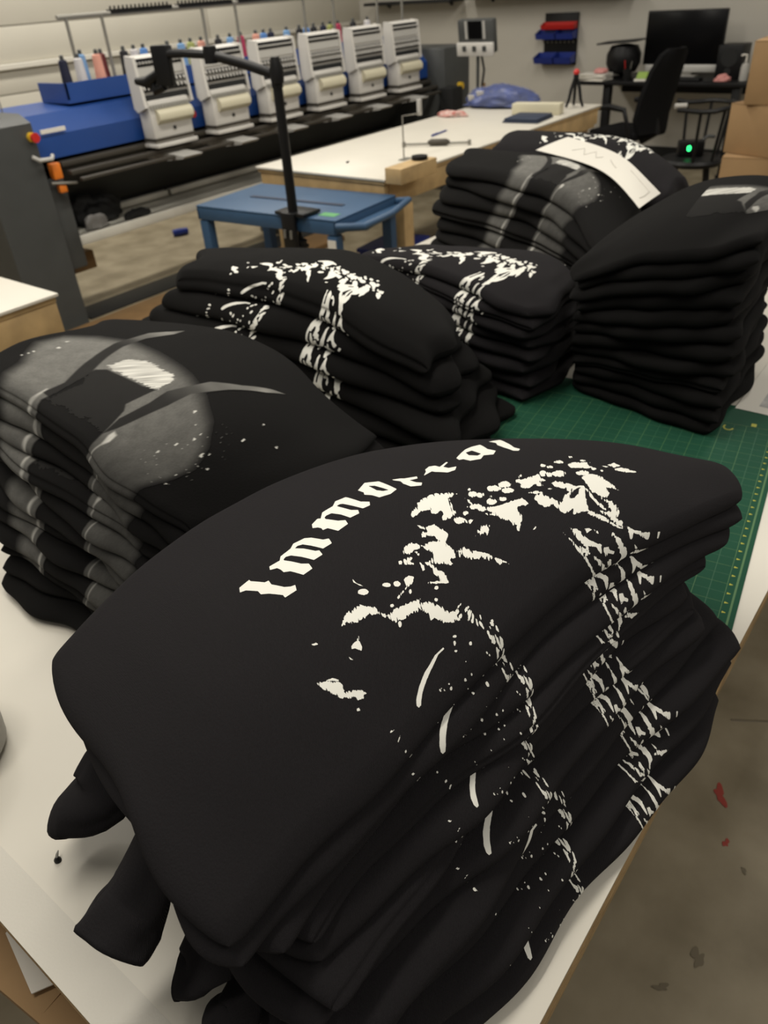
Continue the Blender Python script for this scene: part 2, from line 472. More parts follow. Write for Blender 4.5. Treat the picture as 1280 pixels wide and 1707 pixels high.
GR_S4 = ([[(1.520, 0.780, 0.853), (1.720, 0.800, 0.853), (1.920, 0.820, 0.853)], [(1.540, 1.003, 0.853), (1.735, 1.022, 0.853), (1.930, 1.040, 0.853)], [(1.560, 1.227, 0.853), (1.750, 1.243, 0.853), (1.940, 1.260, 0.853)], [(1.580, 1.450, 0.853), (1.765, 1.465, 0.853), (1.950, 1.480, 0.853)]],
     [[(1.523, 0.792, 1.090), (1.632, 0.780, 1.100), (1.832, 0.828, 1.070)], [(1.527, 0.949, 1.120), (1.654, 0.908, 1.140), (1.898, 0.933, 1.100)], [(1.613, 1.188, 1.120), (1.693, 1.109, 1.140), (1.897, 1.101, 1.100)], [(1.681, 1.453, 1.090), (1.772, 1.389, 1.100), (1.979, 1.431, 1.050)]])
GR_S5 = ([[(2.020, 0.850, 0.853), (2.235, 0.855, 0.853), (2.450, 0.860, 0.853)], [(2.120, 1.127, 0.853), (2.330, 1.127, 0.853), (2.540, 1.127, 0.853)], [(2.220, 1.403, 0.853), (2.425, 1.398, 0.853), (2.630, 1.393, 0.853)], [(2.320, 1.680, 0.853), (2.520, 1.670, 0.853), (2.720, 1.660, 0.853)]],
     [[(1.939, 0.816, 1.120), (2.108, 0.808, 1.150), (2.275, 0.833, 1.150)], [(2.149, 1.040, 1.180), (2.316, 1.017, 1.210), (2.500, 1.049, 1.190)], [(2.260, 1.253, 1.200), (2.454, 1.273, 1.220), (2.643, 1.338, 1.200)], [(2.460, 1.679, 1.180), (2.651, 1.706, 1.190), (2.791, 1.754, 1.170)]])
GR_S6 = ([[(1.570, 0.370, 0.853), (1.785, 0.385, 0.853), (2.000, 0.400, 0.853)], [(1.600, 0.492, 0.853), (1.803, 0.497, 0.853), (2.007, 0.503, 0.853)], [(1.630, 0.613, 0.853), (1.822, 0.610, 0.853), (2.013, 0.607, 0.853)], [(1.660, 0.735, 0.853), (1.840, 0.722, 0.853), (2.020, 0.710, 0.853)]],
     [[(1.667, 0.376, 1.275), (1.953, 0.422, 1.280), (2.192, 0.435, 1.270)], [(1.600, 0.469, 1.250), (1.810, 0.474, 1.300), (2.180, 0.523, 1.280)], [(1.598, 0.590, 1.220), (1.767, 0.586, 1.280), (2.123, 0.652, 1.260)], [(1.638, 0.730, 1.160), (1.726, 0.714, 1.210), (1.917, 0.736, 1.210)]])
GR_S7 = ([[(2.660, 0.880, 0.853), (2.840, 0.870, 0.853), (3.020, 0.860, 0.853)], [(2.707, 1.160, 0.853), (2.880, 1.157, 0.853), (3.053, 1.153, 0.853)], [(2.753, 1.440, 0.853), (2.920, 1.443, 0.853), (3.087, 1.447, 0.853)], [(2.800, 1.720, 0.853), (2.960, 1.730, 0.853), (3.120, 1.740, 0.853)]],
     [[(2.480, 0.860, 1.100), (2.600, 0.850, 1.150), (2.738, 0.863, 1.130)], [(2.660, 1.080, 1.160), (2.750, 1.050, 1.210), (2.865, 1.044, 1.190)], [(2.760, 1.360, 1.180), (2.900, 1.340, 1.220), (3.063, 1.338, 1.200)], [(2.800, 1.720, 1.160), (2.950, 1.720, 1.200), (3.128, 1.772, 1.180)]])
# lettering and ornament of the front shirts, in tenths of a millimetre on the cloth (along the fold, up from the fold)
LETTERS = [[[(2946,2714),(3107,2714),(3107,2685),(3218,2550),(3269,2538),(3259,2474),(3359,2344),(3420,2303),(3480,2285),(3450,2221),(3279,2233),(3279,2274),(3158,2397),(3077,2456),(3077,2515),(2976,2626),(2905,2656)],[]],[[(3410,2691),(3561,2679),(3612,2726),(3783,2750),(3864,2797),(4015,2779),(4076,2732),(4156,2609),(4217,2579),(4197,2497),(4066,2497),(3995,2620),(3934,2709),(3874,2732),(3823,2720),(3894,2650),(3975,2526),(4015,2503),(4005,2427),(3874,2427),(3793,2556),(3713,2656),(3652,2679),(3602,2662),(3602,2644),(3652,2579),(3723,2474),(3793,2421),(3783,2338),(3642,2332),(3551,2468),(3480,2509),(3480,2556),(3460,2609),(3380,2644)],[]],[[(4237,2908),(4348,2944),(4378,2920),(4469,3002),(4641,3020),(4731,3085),(4873,3073),(4883,3049),(4923,2873),(4994,2803),(4953,2744),(4853,2750),(4752,2979),(4721,2997),(4671,2991),(4681,2950),(4731,2814),(4792,2761),(4762,2703),(4631,2703),(4590,2820),(4530,2914),(4459,2920),(4419,2903),(4409,2873),(4489,2750),(4560,2703),(4540,2632),(4378,2609),(4318,2726),(4257,2738),(4267,2773),(4247,2814),(4197,2850)],[]],[[(5074,3091),(5256,3185),(5387,3096),(5397,2803),(5276,2767),(5135,2797),(5105,2891),(5054,2961),(5085,3008)],[[(5226,3091),(5276,3044),(5317,2850),(5256,2873),(5216,2938)]]],[[(5518,3026),(5609,2985),(5639,2955),(5781,2903),(5750,2856),(5649,2879),(5670,2797),(5720,2744),(5670,2697),(5559,2750),(5539,2856),(5559,2926),(5528,2979)],[]],[[(5851,2867),(5942,2932),(5972,2979),(6063,3014),(6124,2985),(6134,2920),(6285,2979),(6285,2955),(6164,2897),(6184,2832),(6275,2803),(6204,2744),(6103,2750),(6043,2820),(6013,2850),(5992,2891)],[]],[[(6446,2997),(6779,3220),(6941,3302),(7112,3355),(6971,3091),(6981,2973),(6850,2861),(6739,2891),(6628,2808),(6497,2832),(6477,2920),(6426,2932)],[[(6668,3096),(6789,3132),(6759,2955),(6679,2920),(6618,2991)]]],[[(7375,3502),(7657,3643),(7455,3355),(7264,3014),(7264,2920),(7193,2856),(7143,2885),(7173,3067),(7223,3220),(7334,3361)],[]]]
ORNAMENT = [[[(5185,2274),(5236,2332),(5377,2415),(5539,2462),(5700,2456),(5831,2385),(5902,2321),(5831,2332),(5760,2309),(5730,2244),(5720,2174),(5670,2121),(5700,2068),(5629,2033),(5518,2027),(5488,2056),(5539,2133),(5559,2191),(5488,2168),(5448,2197),(5448,2262),(5387,2291),(5286,2297),(5216,2280)],2.2],[[(5609,2003),(5690,1968),(5720,1921),(5649,1880),(5589,1915)],1.5],[[(5801,1974),(5781,1962),(5760,1962),(5750,1980),(5750,1998),(5760,2015),(5781,2021),(5801,2015),(5811,1998)],0.8],[[(5720,1898),(5801,1856),(5740,1827),(5710,1856)],2],[[(5175,2162),(5226,2080),(5347,2045),(5397,1939),(5417,1839),(5367,1798),(5327,1780),(5317,1739),(5347,1604),(5317,1533),(5226,1545),(5236,1475),(5206,1486),(5044,1604),(5014,1651),(5115,1698),(5105,1739),(5054,1833),(5064,1874),(5155,1874),(5266,1833),(5256,1909),(5196,1951),(5115,1968),(5165,2045),(5226,2015),(5196,2086)],1.8],[[(4842,1962),(4974,1980),(5064,1874),(5014,1862),(4913,1868),(4853,1868),(4812,1898)],1.5],[[(4701,1839),(4772,1845),(4853,1809),(4802,1780),(4822,1727),(4731,1780),(4681,1804)],1.5],[[(4963,1833),(4953,1827),(4933,1827),(4923,1839),(4913,1856),(4923,1868),(4943,1868),(4953,1856),(4963,1845)],0.8],[[(4974,1792),(4963,1786),(4953,1786),(4943,1798),(4943,1804),(4943,1815),(4953,1815),(4974,1815),(4974,1804)],0.8],[[(5357,1621),(5488,1592),(5569,1451),(5660,1328),(5821,1028),(5821,993),(5740,1093),(5629,1275),(5528,1328),(5458,1410),(5367,1516)],4],[[(5518,1510),(5670,1345),(5821,1034),(5791,1051),(5649,1304)],0.8],[[(4963,1663),(5004,1639),(5044,1504),(5074,1433),(5054,1351),(5054,1275),(4832,1410),(4842,1422),(4974,1357),(4994,1422),(4974,1480),(4994,1557)],1.2],[[(4903,1698),(4923,1627),(4903,1586),(4873,1586)],1.5],[[(6083,2191),(6053,2174),(6013,2168),(5992,2197),(5992,2233),(6013,2256),(6043,2268),(6073,2250),(6093,2227)],0.8],[[(6144,2127),(6124,2115),(6083,2115),(6063,2139),(6063,2168),(6073,2186),(6114,2203),(6134,2180),(6154,2162)],0.8],[[(6376,2121),(6336,2103),(6285,2121),(6235,2156),(6214,2203),(6235,2227),(6285,2233),(6346,2209),(6376,2162)],0.8],[[(6517,2121),(6487,2103),(6436,2109),(6396,2139),(6386,2180),(6416,2215),(6457,2221),(6507,2209),(6527,2162)],0.8],[[(6477,2009),(6446,1992),(6406,2003),(6366,2027),(6356,2068),(6376,2097),(6416,2103),(6457,2086),(6487,2050)],0.8],[[(6204,1951),(6174,1933),(6134,1939),(6093,1962),(6093,2003),(6114,2033),(6154,2045),(6184,2021),(6204,1986)],0.8],[[(6315,1927),(6295,1915),(6265,1921),(6245,1945),(6235,1968),(6255,1992),(6275,1992),(6305,1980),(6325,1956)],0.8],[[(6214,2050),(6204,2045),(6194,2045),(6184,2050),(6184,2062),(6194,2080),(6204,2080),(6214,2074),(6214,2062)],0.8],[[(6063,2297),(6063,2297),(6053,2297),(6043,2303),(6043,2309),(6053,2321),(6063,2327),(6073,2327),(6073,2315)],0.8],[[(5922,2209),(5942,2097),(6013,2027),(6053,1933),(6184,1886),(6376,1868),(6497,1851),(6527,1680),(6426,1727),(6346,1727),(6346,1616),(6275,1439),(6184,1392),(6174,1533),(6124,1645),(6043,1751),(5982,1856),(6063,1821),(5952,1933),(5882,2003),(5841,2097),(5902,2068)],3.2],[[(6043,1915),(6184,1880),(6366,1856),(6487,1833),(6507,1704),(6376,1745),(6245,1692),(6124,1757),(6073,1839)],0.6],[[(5730,1686),(5861,1727),(5912,1668),(5811,1580),(5720,1604)],6],[[(6336,1281),(6396,1316),(6396,1292),(6356,1269)],0.5],[[(6618,2168),(6759,2150),(6921,2162),(6890,2080),(6911,1992),(6850,2015),(6820,1921),(6769,1939),(6769,2009),(6668,1968),(6588,1992),(6557,2039),(6628,2074),(6588,2127)],1.5],[[(7011,2144),(6971,2103),(6941,2097),(6921,2109),(6931,2150),(6961,2191),(7001,2221),(7022,2215),(7032,2191)],0.8],[[(7052,2092),(7022,2062),(6991,2056),(6971,2074),(6971,2103),(6991,2133),(7032,2162),(7052,2150),(7062,2121)],0.8],[[(7203,2050),(7153,2009),(7102,2009),(7062,2039),(7052,2086),(7082,2133),(7143,2156),(7193,2144),(7223,2109)],0.8],[[(7122,2315),(7102,2297),(7082,2297),(7062,2303),(7072,2332),(7082,2344),(7112,2368),(7122,2350),(7132,2338)],0.8],[[(7173,2250),(7153,2233),(7132,2238),(7112,2250),(7102,2262),(7122,2291),(7143,2291),(7173,2297),(7183,2274)],0.8],[[(7375,2332),(7344,2315),(7304,2309),(7284,2332),(7274,2356),(7294,2380),(7334,2397),(7375,2397),(7385,2362)],0.8],[[(7566,2432),(7556,2427),(7536,2421),(7516,2421),(7516,2438),(7536,2462),(7556,2474),(7576,2474),(7586,2462)],0.8],[[(7657,2285),(7637,2274),(7607,2268),(7586,2285),(7576,2303),(7597,2327),(7617,2327),(7647,2321),(7667,2309)],0.8],[[(7465,1974),(7425,1945),(7375,1945),(7324,1962),(7314,2009),(7334,2039),(7385,2056),(7445,2056),(7465,2009)],0.8],[[(7597,2033),(7586,2027),(7556,2015),(7546,2027),(7546,2050),(7556,2068),(7576,2074),(7597,2074),(7607,2056)],0.8],[[(7647,1956),(7637,1951),(7617,1945),(7607,1956),(7607,1974),(7607,1980),(7627,1992),(7647,1992),(7647,1968)],0.8],[[(6729,2203),(6719,2191),(6699,2186),(6679,2191),(6689,2221),(6709,2244),(6729,2256),(6739,2244),(6739,2227)],0.8],[[(6870,1821),(6870,1821),(6850,1815),(6840,1827),(6840,1839),(6840,1839),(6850,1839),(6870,1845),(6870,1827)],0.8],[[(7365,2250),(7475,2285),(7657,2227),(7586,2191),(7586,2086),(7526,2086),(7435,2127),(7354,2162)],1],[[(7304,1909),(7435,1951),(7506,1915),(7536,1768),(7566,1545),(7546,1422),(7516,1504),(7455,1557),(7435,1416),(7354,1333),(7284,1445),(7264,1533),(7294,1704),(7304,1809)],1.8],[[(7798,2086),(7899,2121),(7909,2015),(7808,1992)],0.8],[[(7768,1951),(7889,1951),(7929,1874),(7970,1751),(7929,1745),(7859,1809),(7788,1892)],1.5],[[(7708,2097),(7778,2039),(7728,2027)],0.6],[[(6931,1927),(7001,1945),(7062,1874),(7153,1751),(7072,1715),(6971,1533),(7022,1527),(7102,1569),(7173,1680),(7223,1692),(7143,1486),(7122,1386),(7072,1222),(7072,1157),(7001,1204),(6890,1222),(6900,1328),(6800,1304),(6759,1404),(6749,1539),(6658,1545),(6618,1621),(6608,1751),(6689,1827),(6739,1786),(6779,1692),(6840,1510),(6911,1598),(7022,1668),(7022,1751),(6941,1845)],1.6],[[(7102,1739),(7193,1745),(7243,1721),(7233,1668),(7173,1710),(7092,1680),(7042,1633)],0.5],[[(7062,1198),(7122,1063),(7173,899),(7193,687),(7233,464),(7213,499),(7173,675),(7132,840),(7072,1004),(7032,1128)],1.2],[[(6598,1886),(6699,1868),(6759,1798),(6689,1804)],0.8],[[(7233,1645),(7243,1580),(7223,1416),(7243,1251),(7254,1046),(7223,1075),(7203,1251),(7203,1463)],0.8],[[(7173,1110),(7233,1028),(7284,993),(7334,1216),(7304,1363),(7375,1192),(7395,1093),(7344,869),(7274,775),(7304,605),(7254,499),(7223,681),(7213,846)],2.6],[[(7304,470),(7324,299),(7385,176),(7465,117),(7445,82),(7405,52),(7344,146),(7304,205),(7294,235),(7254,182),(7203,135),(7233,240)],1.5],[[(6618,981),(6638,752),(6628,434),(6598,146),(6598,94),(6588,-18),(6628,-118),(6578,-83),(6568,41),(6568,141),(6598,376),(6618,611),(6628,816)],1.2],[[(6729,993),(6789,893),(6800,781),(6810,528),(6840,393),(6870,299),(6820,193),(6769,141),(6800,270),(6779,346),(6739,428),(6679,287),(6699,405),(6709,552),(6709,728),(6729,899)],1.4],[[(6658,552),(6689,417),(6679,223),(6618,229),(6608,340)],3.5],[[(6870,828),(6921,793),(6921,740),(6850,716)],1.2],[[(6951,734),(6971,664),(6961,587),(6941,622)],0.8],[[(6870,211),(6911,188),(6900,141),(6941,88),(6921,70),(6870,111),(6820,88),(6830,158)],0.8],[[(7092,458),(7102,311),(7102,141),(7092,17),(7062,-71),(6991,-83),(6941,-118),(7001,-30),(7022,82),(7052,217),(7072,376)],2.2],[[(7132,-42),(7223,-30),(7395,-124),(7334,-124),(7274,-124),(7233,-118),(7223,-95)],1],[[(6679,176),(6739,64),(6749,0),(6800,-130),(6719,-112),(6689,35)],2.8],[[(6860,-6),(6850,-12),(6840,-12),(6830,-6),(6830,5),(6840,17),(6840,23),(6850,23),(6860,11)],0.8],[[(7576,88),(7607,76),(7556,-6),(7536,5)],0.3],[[(7223,64),(7243,-12),(7213,0)],0.5],[[(3642,1574),(3733,1639),(3864,1651),(3975,1627),(4066,1551),(4106,1469),(4116,1398),(4015,1486),(3914,1492),(3813,1504),(3763,1527),(3713,1569)],2],[[(4126,1375),(4227,1339),(4298,1345),(4449,1322),(4620,1281),(4570,1239),(4530,1151),(4419,1187),(4318,1192),(4247,1222),(4197,1210),(4167,1286)],1.8],[[(4570,1228),(4671,1204),(4762,1081),(4802,952),(4883,857),(4863,728),(4772,763),(4681,828),(4631,952),(4580,969),(4600,1069),(4550,1151)],2],[[(3723,1351),(3692,1304),(3682,1234),(3642,1198),(3591,1263),(3541,1286),(3591,1316),(3662,1322)],0.8],[[(3470,1281),(3470,1216),(3491,1157),(3460,1192)],0.3],[[(2946,1228),(3037,1187),(3158,1087),(3178,1022),(3148,999),(3158,963),(3047,975),(3006,1028),(2976,1098),(2956,1169)],1.2],[[(3047,1192),(3137,1163),(3188,1098),(3168,1093)],0.5],[[(3027,969),(3148,952),(3248,910),(3309,846),(3349,775),(3289,793),(3279,758),(3218,775),(3208,834),(3137,869)],1.5],[[(3127,722),(3158,716),(3148,675),(3107,699)],0.4],[[(4489,558),(4489,534),(4388,528),(4247,458),(4076,376),(3934,293),(3823,199),(3783,199),(3773,229),(3813,287),(3955,387),(4106,464),(4227,505),(4348,552)],0.25],[[(3188,1610),(3248,1592),(3259,1563),(3208,1580)],0.4],[[(4086,1951),(4096,1886),(4146,1798),(4106,1839),(4076,1909)],0.4],[[(4156,1710),(4126,1698),(4086,1710),(4056,1739),(4035,1768),(4056,1792),(4096,1792),(4136,1768),(4156,1739)],0.4],[[(4429,1633),(4409,1621),(4378,1633),(4348,1657),(4338,1680),(4348,1698),(4378,1698),(4409,1680),(4429,1657)],0.4],[[(4540,1580),(4520,1569),(4489,1569),(4459,1592),(4459,1616),(4469,1639),(4499,1645),(4530,1633),(4540,1604)],0.4],[[(4903,1286),(4893,1275),(4873,1275),(4863,1286),(4853,1304),(4873,1322),(4883,1328),(4903,1322),(4913,1304)],0.4],[[(4802,1145),(4792,1134),(4772,1134),(4762,1151),(4762,1163),(4772,1181),(4792,1187),(4802,1175),(4812,1163)],0.4],[[(4590,1422),(4580,1410),(4560,1404),(4560,1416),(4560,1433),(4570,1451),(4590,1463),(4600,1457),(4600,1445)],0.4],[[(4711,552),(4691,546),(4681,552),(4671,564),(4661,581),(4671,593),(4691,593),(4701,587),(4711,570)],0.4],[[(4651,481),(4631,470),(4620,464),(4610,476),(4620,499),(4631,517),(4641,528),(4661,523),(4661,505)],0.4],[[(4600,387),(4600,381),(4580,387),(4580,399),(4570,411),(4580,417),(4590,417),(4600,405),(4610,393)],0.4],[[(4802,323),(4792,311),(4782,311),(4772,323),(4772,340),(4782,358),(4792,364),(4812,358),(4812,340)],0.4],[[(4247,1151),(4227,1134),(4207,1128),(4197,1140),(4207,1163),(4217,1187),(4237,1198),(4257,1192),(4257,1175)],0.4],[[(4308,1398),(4298,1392),(4277,1392),(4267,1404),(4267,1416),(4277,1428),(4288,1428),(4308,1422),(4308,1410)],0.4],[[(4277,94),(4267,88),(4257,88),(4247,99),(4247,105),(4257,117),(4277,117),(4288,117),(4288,105)],0.4],[[(4288,141),(4277,141),(4277,141),(4267,146),(4267,152),(4267,158),(4277,158),(4288,152),(4288,146)],0.4],[[(4177,164),(4167,164),(4156,164),(4156,170),(4156,176),(4156,176),(4167,176),(4177,176),(4177,170)],0.4],[[(4489,52),(4479,47),(4469,52),(4459,58),(4459,70),(4469,76),(4479,82),(4489,76),(4489,64)],0.4],[[(4590,52),(4580,47),(4570,47),(4560,52),(4570,64),(4570,70),(4580,76),(4590,70),(4590,64)],0.4],[[(4600,1610),(4681,1621),(4721,1574),(4661,1510),(4600,1504),(4409,1439),(4388,1451),(4580,1516)],1],[[(4832,1428),(4984,1345),(5054,1286),(4963,1328)],0.2],[[(5004,1422),(5085,1375),(5064,1292),(5004,1345)],1.5]]
# soft grey figure print of the other shirts (tenths of a millimetre on the cloth)
FIG = {'G': [(7022,202),(7154,519),(7163,1007),(7594,1825),(7497,2319),(6978,2618),(6221,2704),(5201,2545),(4259,2386),(3388,2191),(2640,1898),(2138,1477),(1866,1032),(1918,556),(2100,100),(2300,-1200),(7000,-1200)],
 'K': [(5949,318),(5852,1617),(5676,1727),(4708,1678),(4382,1770),(4549,1178),(4417,1050),(4224,464),(4100,100),(4150,-1200),(5900,-1200),(5850,100)],
 'R1': [(6107,495),(6010,995),(6213,1855),(6432,2466),(6353,3125),(5922,3631),(5940,3326),(6169,2880),(6169,2441),(5940,1813),(5711,1160),(5852,470)],
 'R2': [(4224,464),(4321,873),(4171,1453),(4171,1825),(3722,2447),(3124,2771),(2666,3161),(2385,3314),(2613,2990),(3185,2533),(3687,2038),(3784,1605),(3969,1135),(4109,726)],
 'W': [(5781,1782),(5676,2154),(5350,2276),(4541,2185),(4356,2124),(4365,1758),(4734,1703),(5280,1727)],
 'H1': [(6150,-1200),(6160,98),(6186,409),(6177,678),(6054,708),(6019,391),(5950,100),(5960,-1200)],
 'H2': [(4010,-1200),(4048,318),(4145,525),(4136,708),(3907,684),(3845,464),(3900,293),(3830,-1200)],
 'SP': [(2860,1660),(2112,1318),(2737,1184),(1998,763),(2851,903),(7286,1422),(7260,1532),(7040,1874),(2561,1575),(2561,1434),(1998,1398),(1725,1196),(2094,1282),(1883,531),(1742,1953),(1760,2411),(1118,2276),(3177,1831),(7330,1294),(7154,2130)]}
# ---------------------------------------------------------------- the room
def struct(name, mb, mt, parent=None, smooth=False):
    o = mb.build(name, mt, parent, smooth=smooth)
    if parent is None: o['kind'] = 'structure'
    return o
WA, WB = 8.8, 7.2
struct('floor', MB().bx(-1.5, WA + 0.1, -2.5, WB + 0.1, -0.1, 0.0), M_FLOOR)
wl = struct('wall_left', MB().bx(-1.5, WA + 0.1, WB, WB + 0.1, 0, 3.6), M_WALL)
for (z0, z1) in ((0.0, 0.55), (0.558, 1.11), (1.118, 1.295), (1.345, 1.606), (1.614, 2.2), (2.208, 3.6)):
    x = -1.5
    while x < WA - 0.05:
        x1 = min(x + 2.6, WA)
        MB().bx(x + 0.004, x1 - 0.004, WB - 0.02, WB, z0, z1, bev=0.004).build('panel', M_WALL, wl)
        x = x1
t1 = struct('trim_1', MB().bx(-1.5, WA, WB - 0.06, WB - 0.005, 1.298, 1.342, bev=0.006), M_LEDGE)
struct('wall_back', MB().bx(WA, WA + 0.1, -2.5, WB, 0, 3.6), M_WALLB)
struct('baseboard_back', MB().bx(WA - 0.015, WA, -2.5, WB, 0, 0.1), M_DARK)
# marks on the floor
rnd = random.Random(5)
def blot(name, c, r, seed, mt, stretch=1.0, ang=0.0):
    q = random.Random(seed); n = 26; V = []
    ph = [q.uniform(0, 6.28) for _ in range(4)]
    for k in range(n):
        w = 2 * math.pi * k / n
        rr = r * (1 + 0.35 * math.sin(2 * w + ph[0]) + 0.25 * math.sin(3 * w + ph[1]) + 0.2 * math.sin(5 * w + ph[2]))
        x, y = rr * math.cos(w) * stretch, rr * math.sin(w)
        V.append((x * math.cos(ang) - y * math.sin(ang), x * math.sin(ang) + y * math.cos(ang), 0.0))
    o = link_mesh(name, V, [tuple(range(n))], mt, None, (c[0], c[1], 0.0015))
    return o
b = blot('red_paint_mark', (1.368, 0.108), 0.014, 3, M_REDP, 1.7, 0.5); tag(b, 'large dull red paint mark on the concrete floor', 'paint mark')
b = blot('red_paint_mark', (1.245, 0.055), 0.007, 9, M_REDP, 1.4, 0.2); tag(b, 'small faint red paint speck on the concrete floor below the larger red mark', 'paint mark')
for k, (x, y, r) in enumerate([(0.95, 0.02, .03), (0.80, -0.1, .05), (1.9, -0.05, .03), (0.62, 0.0, .04), (1.05, -0.35, .06), (0.75, -0.4, .03), (1.55, -0.1, .025), (0.5, -0.15, .05), (0.9, -0.22, .02), (1.1, -0.12, .018), (0.68, -0.2, .022), (1.3, -0.2, .015), (0.85, 0.06, .02), (1.0, -0.5, .03), (0.6, -0.3, .02), (1.2, 0.0, .012)]):
    blot('floor_stain', (x, y), r * 0.4, 20 + k, M_STAIN, 1.6, k * 0.7).parent = bpy.data.objects['floor']
# floor crack near the table edge
cr = MB().tube([(1.62, 0.16, 0.0), (1.7, 0.03, 0.0), (1.78, -0.2, 0.0), (1.9, -0.5, 0.0), (2.0, -0.9, 0.0)], 0.004, 5, flat=0.4)
cr.build('crack', M_STAIN, bpy.data.objects['floor'])
# ---------------------------------------------------------------- front work table
TA0, TA1, TB0, TB1 = 0.048, 3.30, 0.117, 1.85
ft = thing('work_table', 'large white laminate work table with raw plywood edges carrying the shirt piles', 'table', (1.6, 1.0, 0))
def part(name, mb, mt, root, smooth=True):
    l = root.matrix_basis.translation
    mb.v = [(x - l.x, y - l.y, z - l.z) for (x, y, z) in mb.v]
    return mb.build(name, mt, root, smooth=smooth)
part('table_top', MB().bx(TA0, TA1, TB0, TB1, TZ - 0.004, TZ), M_LAM, ft, False)
for k in range(6):      # plies of the board
    z1 = TZ - 0.004 - k * 0.006
    i = 0.0012 * (k % 2)
    part('ply', MB().bx(TA0 + i, TA1 - i, TB0 + i, TB1 - i, z1 - 0.006, z1), M_PLY, ft, False)
part('edge_tape', MB().bx(TA0, TA0 + 0.052, TB0, TB1, TZ, TZ + 0.0005), M_TAPE, ft, False)
for (x, y) in ((0.12, 0.19), (TA1 - 0.1, 0.19), (0.12, TB1 - 0.1), (TA1 - 0.1, TB1 - 0.1)):
    part('leg', MB().box((x, y, 0.4045), (0.09, 0.09, 0.809), bev=0.003), M_PINE, ft)
for (a0, a1, b0, b1) in ((TA0 + 0.10, TA1 - 0.05, TB0 + 0.05, TB0 + 0.09), (TA0 + 0.10, TA1 - 0.05, TB1 - 0.09, TB1 - 0.05),
                         (TA0 + 0.06, TA0 + 0.10, TB0 + 0.05, TB1 - 0.05), (TA1 - 0.1, TA1 - 0.06, TB0 + 0.05, TB1 - 0.05)):
    part('apron', MB().bx(a0, a1, b0, b1, TZ - 0.12, TZ - 0.041, bev=0.002), M_PINE, ft)
part('lower_shelf', MB().bx(TA0 + 0.03, TA1 - 0.05, TB0 + 0.05, TB1 - 0.03, 0.40, 0.42), M_PLY, ft, False)
# things stored on the lower shelf, peeping out past the table edge
cb = thing('cardboard_box', 'tan cardboard box on the shelf under the near table edge', 'box', (0.20, 0.78, 0.421), 0.12)
MB().bx(-0.175, 0.175, -0.22, 0.22, 0.0, 0.29, bev=0.003).build('body', M_CARD, cb)
MB().box((-0.15, 0.0, 0.295), (0.10, 0.42, 0.005), ry=0.06).build('flap', M_CARD, cb)
MB().box((-0.168, -0.09, 0.298), (0.055, 0.08, 0.004)).build('flap', M_CARD, cb)
ps = MB()
ps.add([(0.030, 0.655, 0), (0.13, 0.60, 0), (0.16, 0.78, 0.002), (0.05, 0.75, 0.002), (0.030, 0.655, 0.002), (0.13, 0.60, 0.002), (0.16, 0.78, 0.004), (0.05, 0.75, 0.004)],
       [(0, 3, 2, 1), (4, 5, 6, 7), (0, 1, 5, 4), (1, 2, 6, 5), (2, 3, 7, 6), (3, 0, 4, 7)])
solo('paper_sheet', ps, M_PAPER, 'white paper sheet lying on the cardboard box under the table edge', 'paper', (0.0, 0.0, 0.728), 0.0)

# ---------------------------------------------------------------- cutting mat
MANG = math.atan2(0.147, 0.989)
ct = thing('cutting_mat', 'green self-healing cutting mat with yellow grid under the piles', 'cutting mat', (0.80, 0.105, TZ), MANG)
ML, MW = 1.0, 0.80        # local x along the mat, local y across it
MB().bx(0, ML, 0, MW, 0.0, 0.002, bev=0.0008).build('mat_sheet', M_MAT, ct)
g = MB(); fl = MB()
def strip(mb, x0, y0, x1, y1, w=0.0012, z=0.00215):
    d = Vector((x1 - x0, y1 - y0)).normalized() * (w / 2)
    n = Vector((-d.y, d.x))
    mb.add([(x0 + n.x, y0 + n.y, z), (x0 - n.x, y0 - n.y, z), (x1 - n.x, y1 - n.y, z), (x1 + n.x, y1 + n.y, z)], [(0, 1, 2, 3)])
IN = 0.0254
bx0, by0 = 0.016, 0.016
nx = int((ML - 0.1) / IN); ny = int((MW - 0.06) / IN)
for i in range(nx + 1):
    strip(fl if i % 2 else g, bx0 + i * IN, by0 + IN * 0.35, bx0 + i * IN, by0 + ny * IN, 0.0008)
for j in range(ny + 1):
    strip(fl if j % 2 else g, bx0, by0 + 0.009 + j * IN, bx0 + nx * IN, by0 + 0.009 + j * IN, 0.0010)
g.build('grid_lines', M_MATL, ct, smooth=False, fix=False)['kind'] = 'stuff'
fl.build('fine_grid_lines', M_MATF, ct, smooth=False, fix=False)['kind'] = 'stuff'
bd = MB()
strip(bd, bx0, by0 - 0.006, bx0 + nx * IN, by0 - 0.006, 0.0035)
strip(bd, bx0 + nx * IN, by0 - 0.006, bx0 + nx * IN, by0 + ny * IN, 0.0022)
bd.build('border_line', M_MATL, ct, smooth=False, fix=False)
tk = MB()
for i in range(nx + 1):
    tk.add([(bx0 + i * IN - 0.0025, by0 + 0.006, 0.0022), (bx0 + i * IN + 0.0025, by0 + 0.006, 0.0022), (bx0 + i * IN + 0.0006, by0, 0.0022), (bx0 + i * IN - 0.0006, by0, 0.0022)], [(0, 1, 2, 3)])
tk.build('tick_marks', M_MATN, ct, smooth=False, fix=False)['kind'] = 'stuff'
nm = MB()
for (cx_, cy_, w_, h_) in ((0.915, 0.062, 0.014, 0.011),):
    nm.box((cx_, cy_, 0.0022), (w_, h_, 0.0003), bev=0.0)
n2 = []
for k in range(9):
    a = 0.9 + k * 0.45
    n2.append((0.885 + 0.013 * math.cos(a), 0.112 + 0.010 * math.sin(a), 0.0023))
nm.tube(n2, 0.0022, 5, flat=0.1)
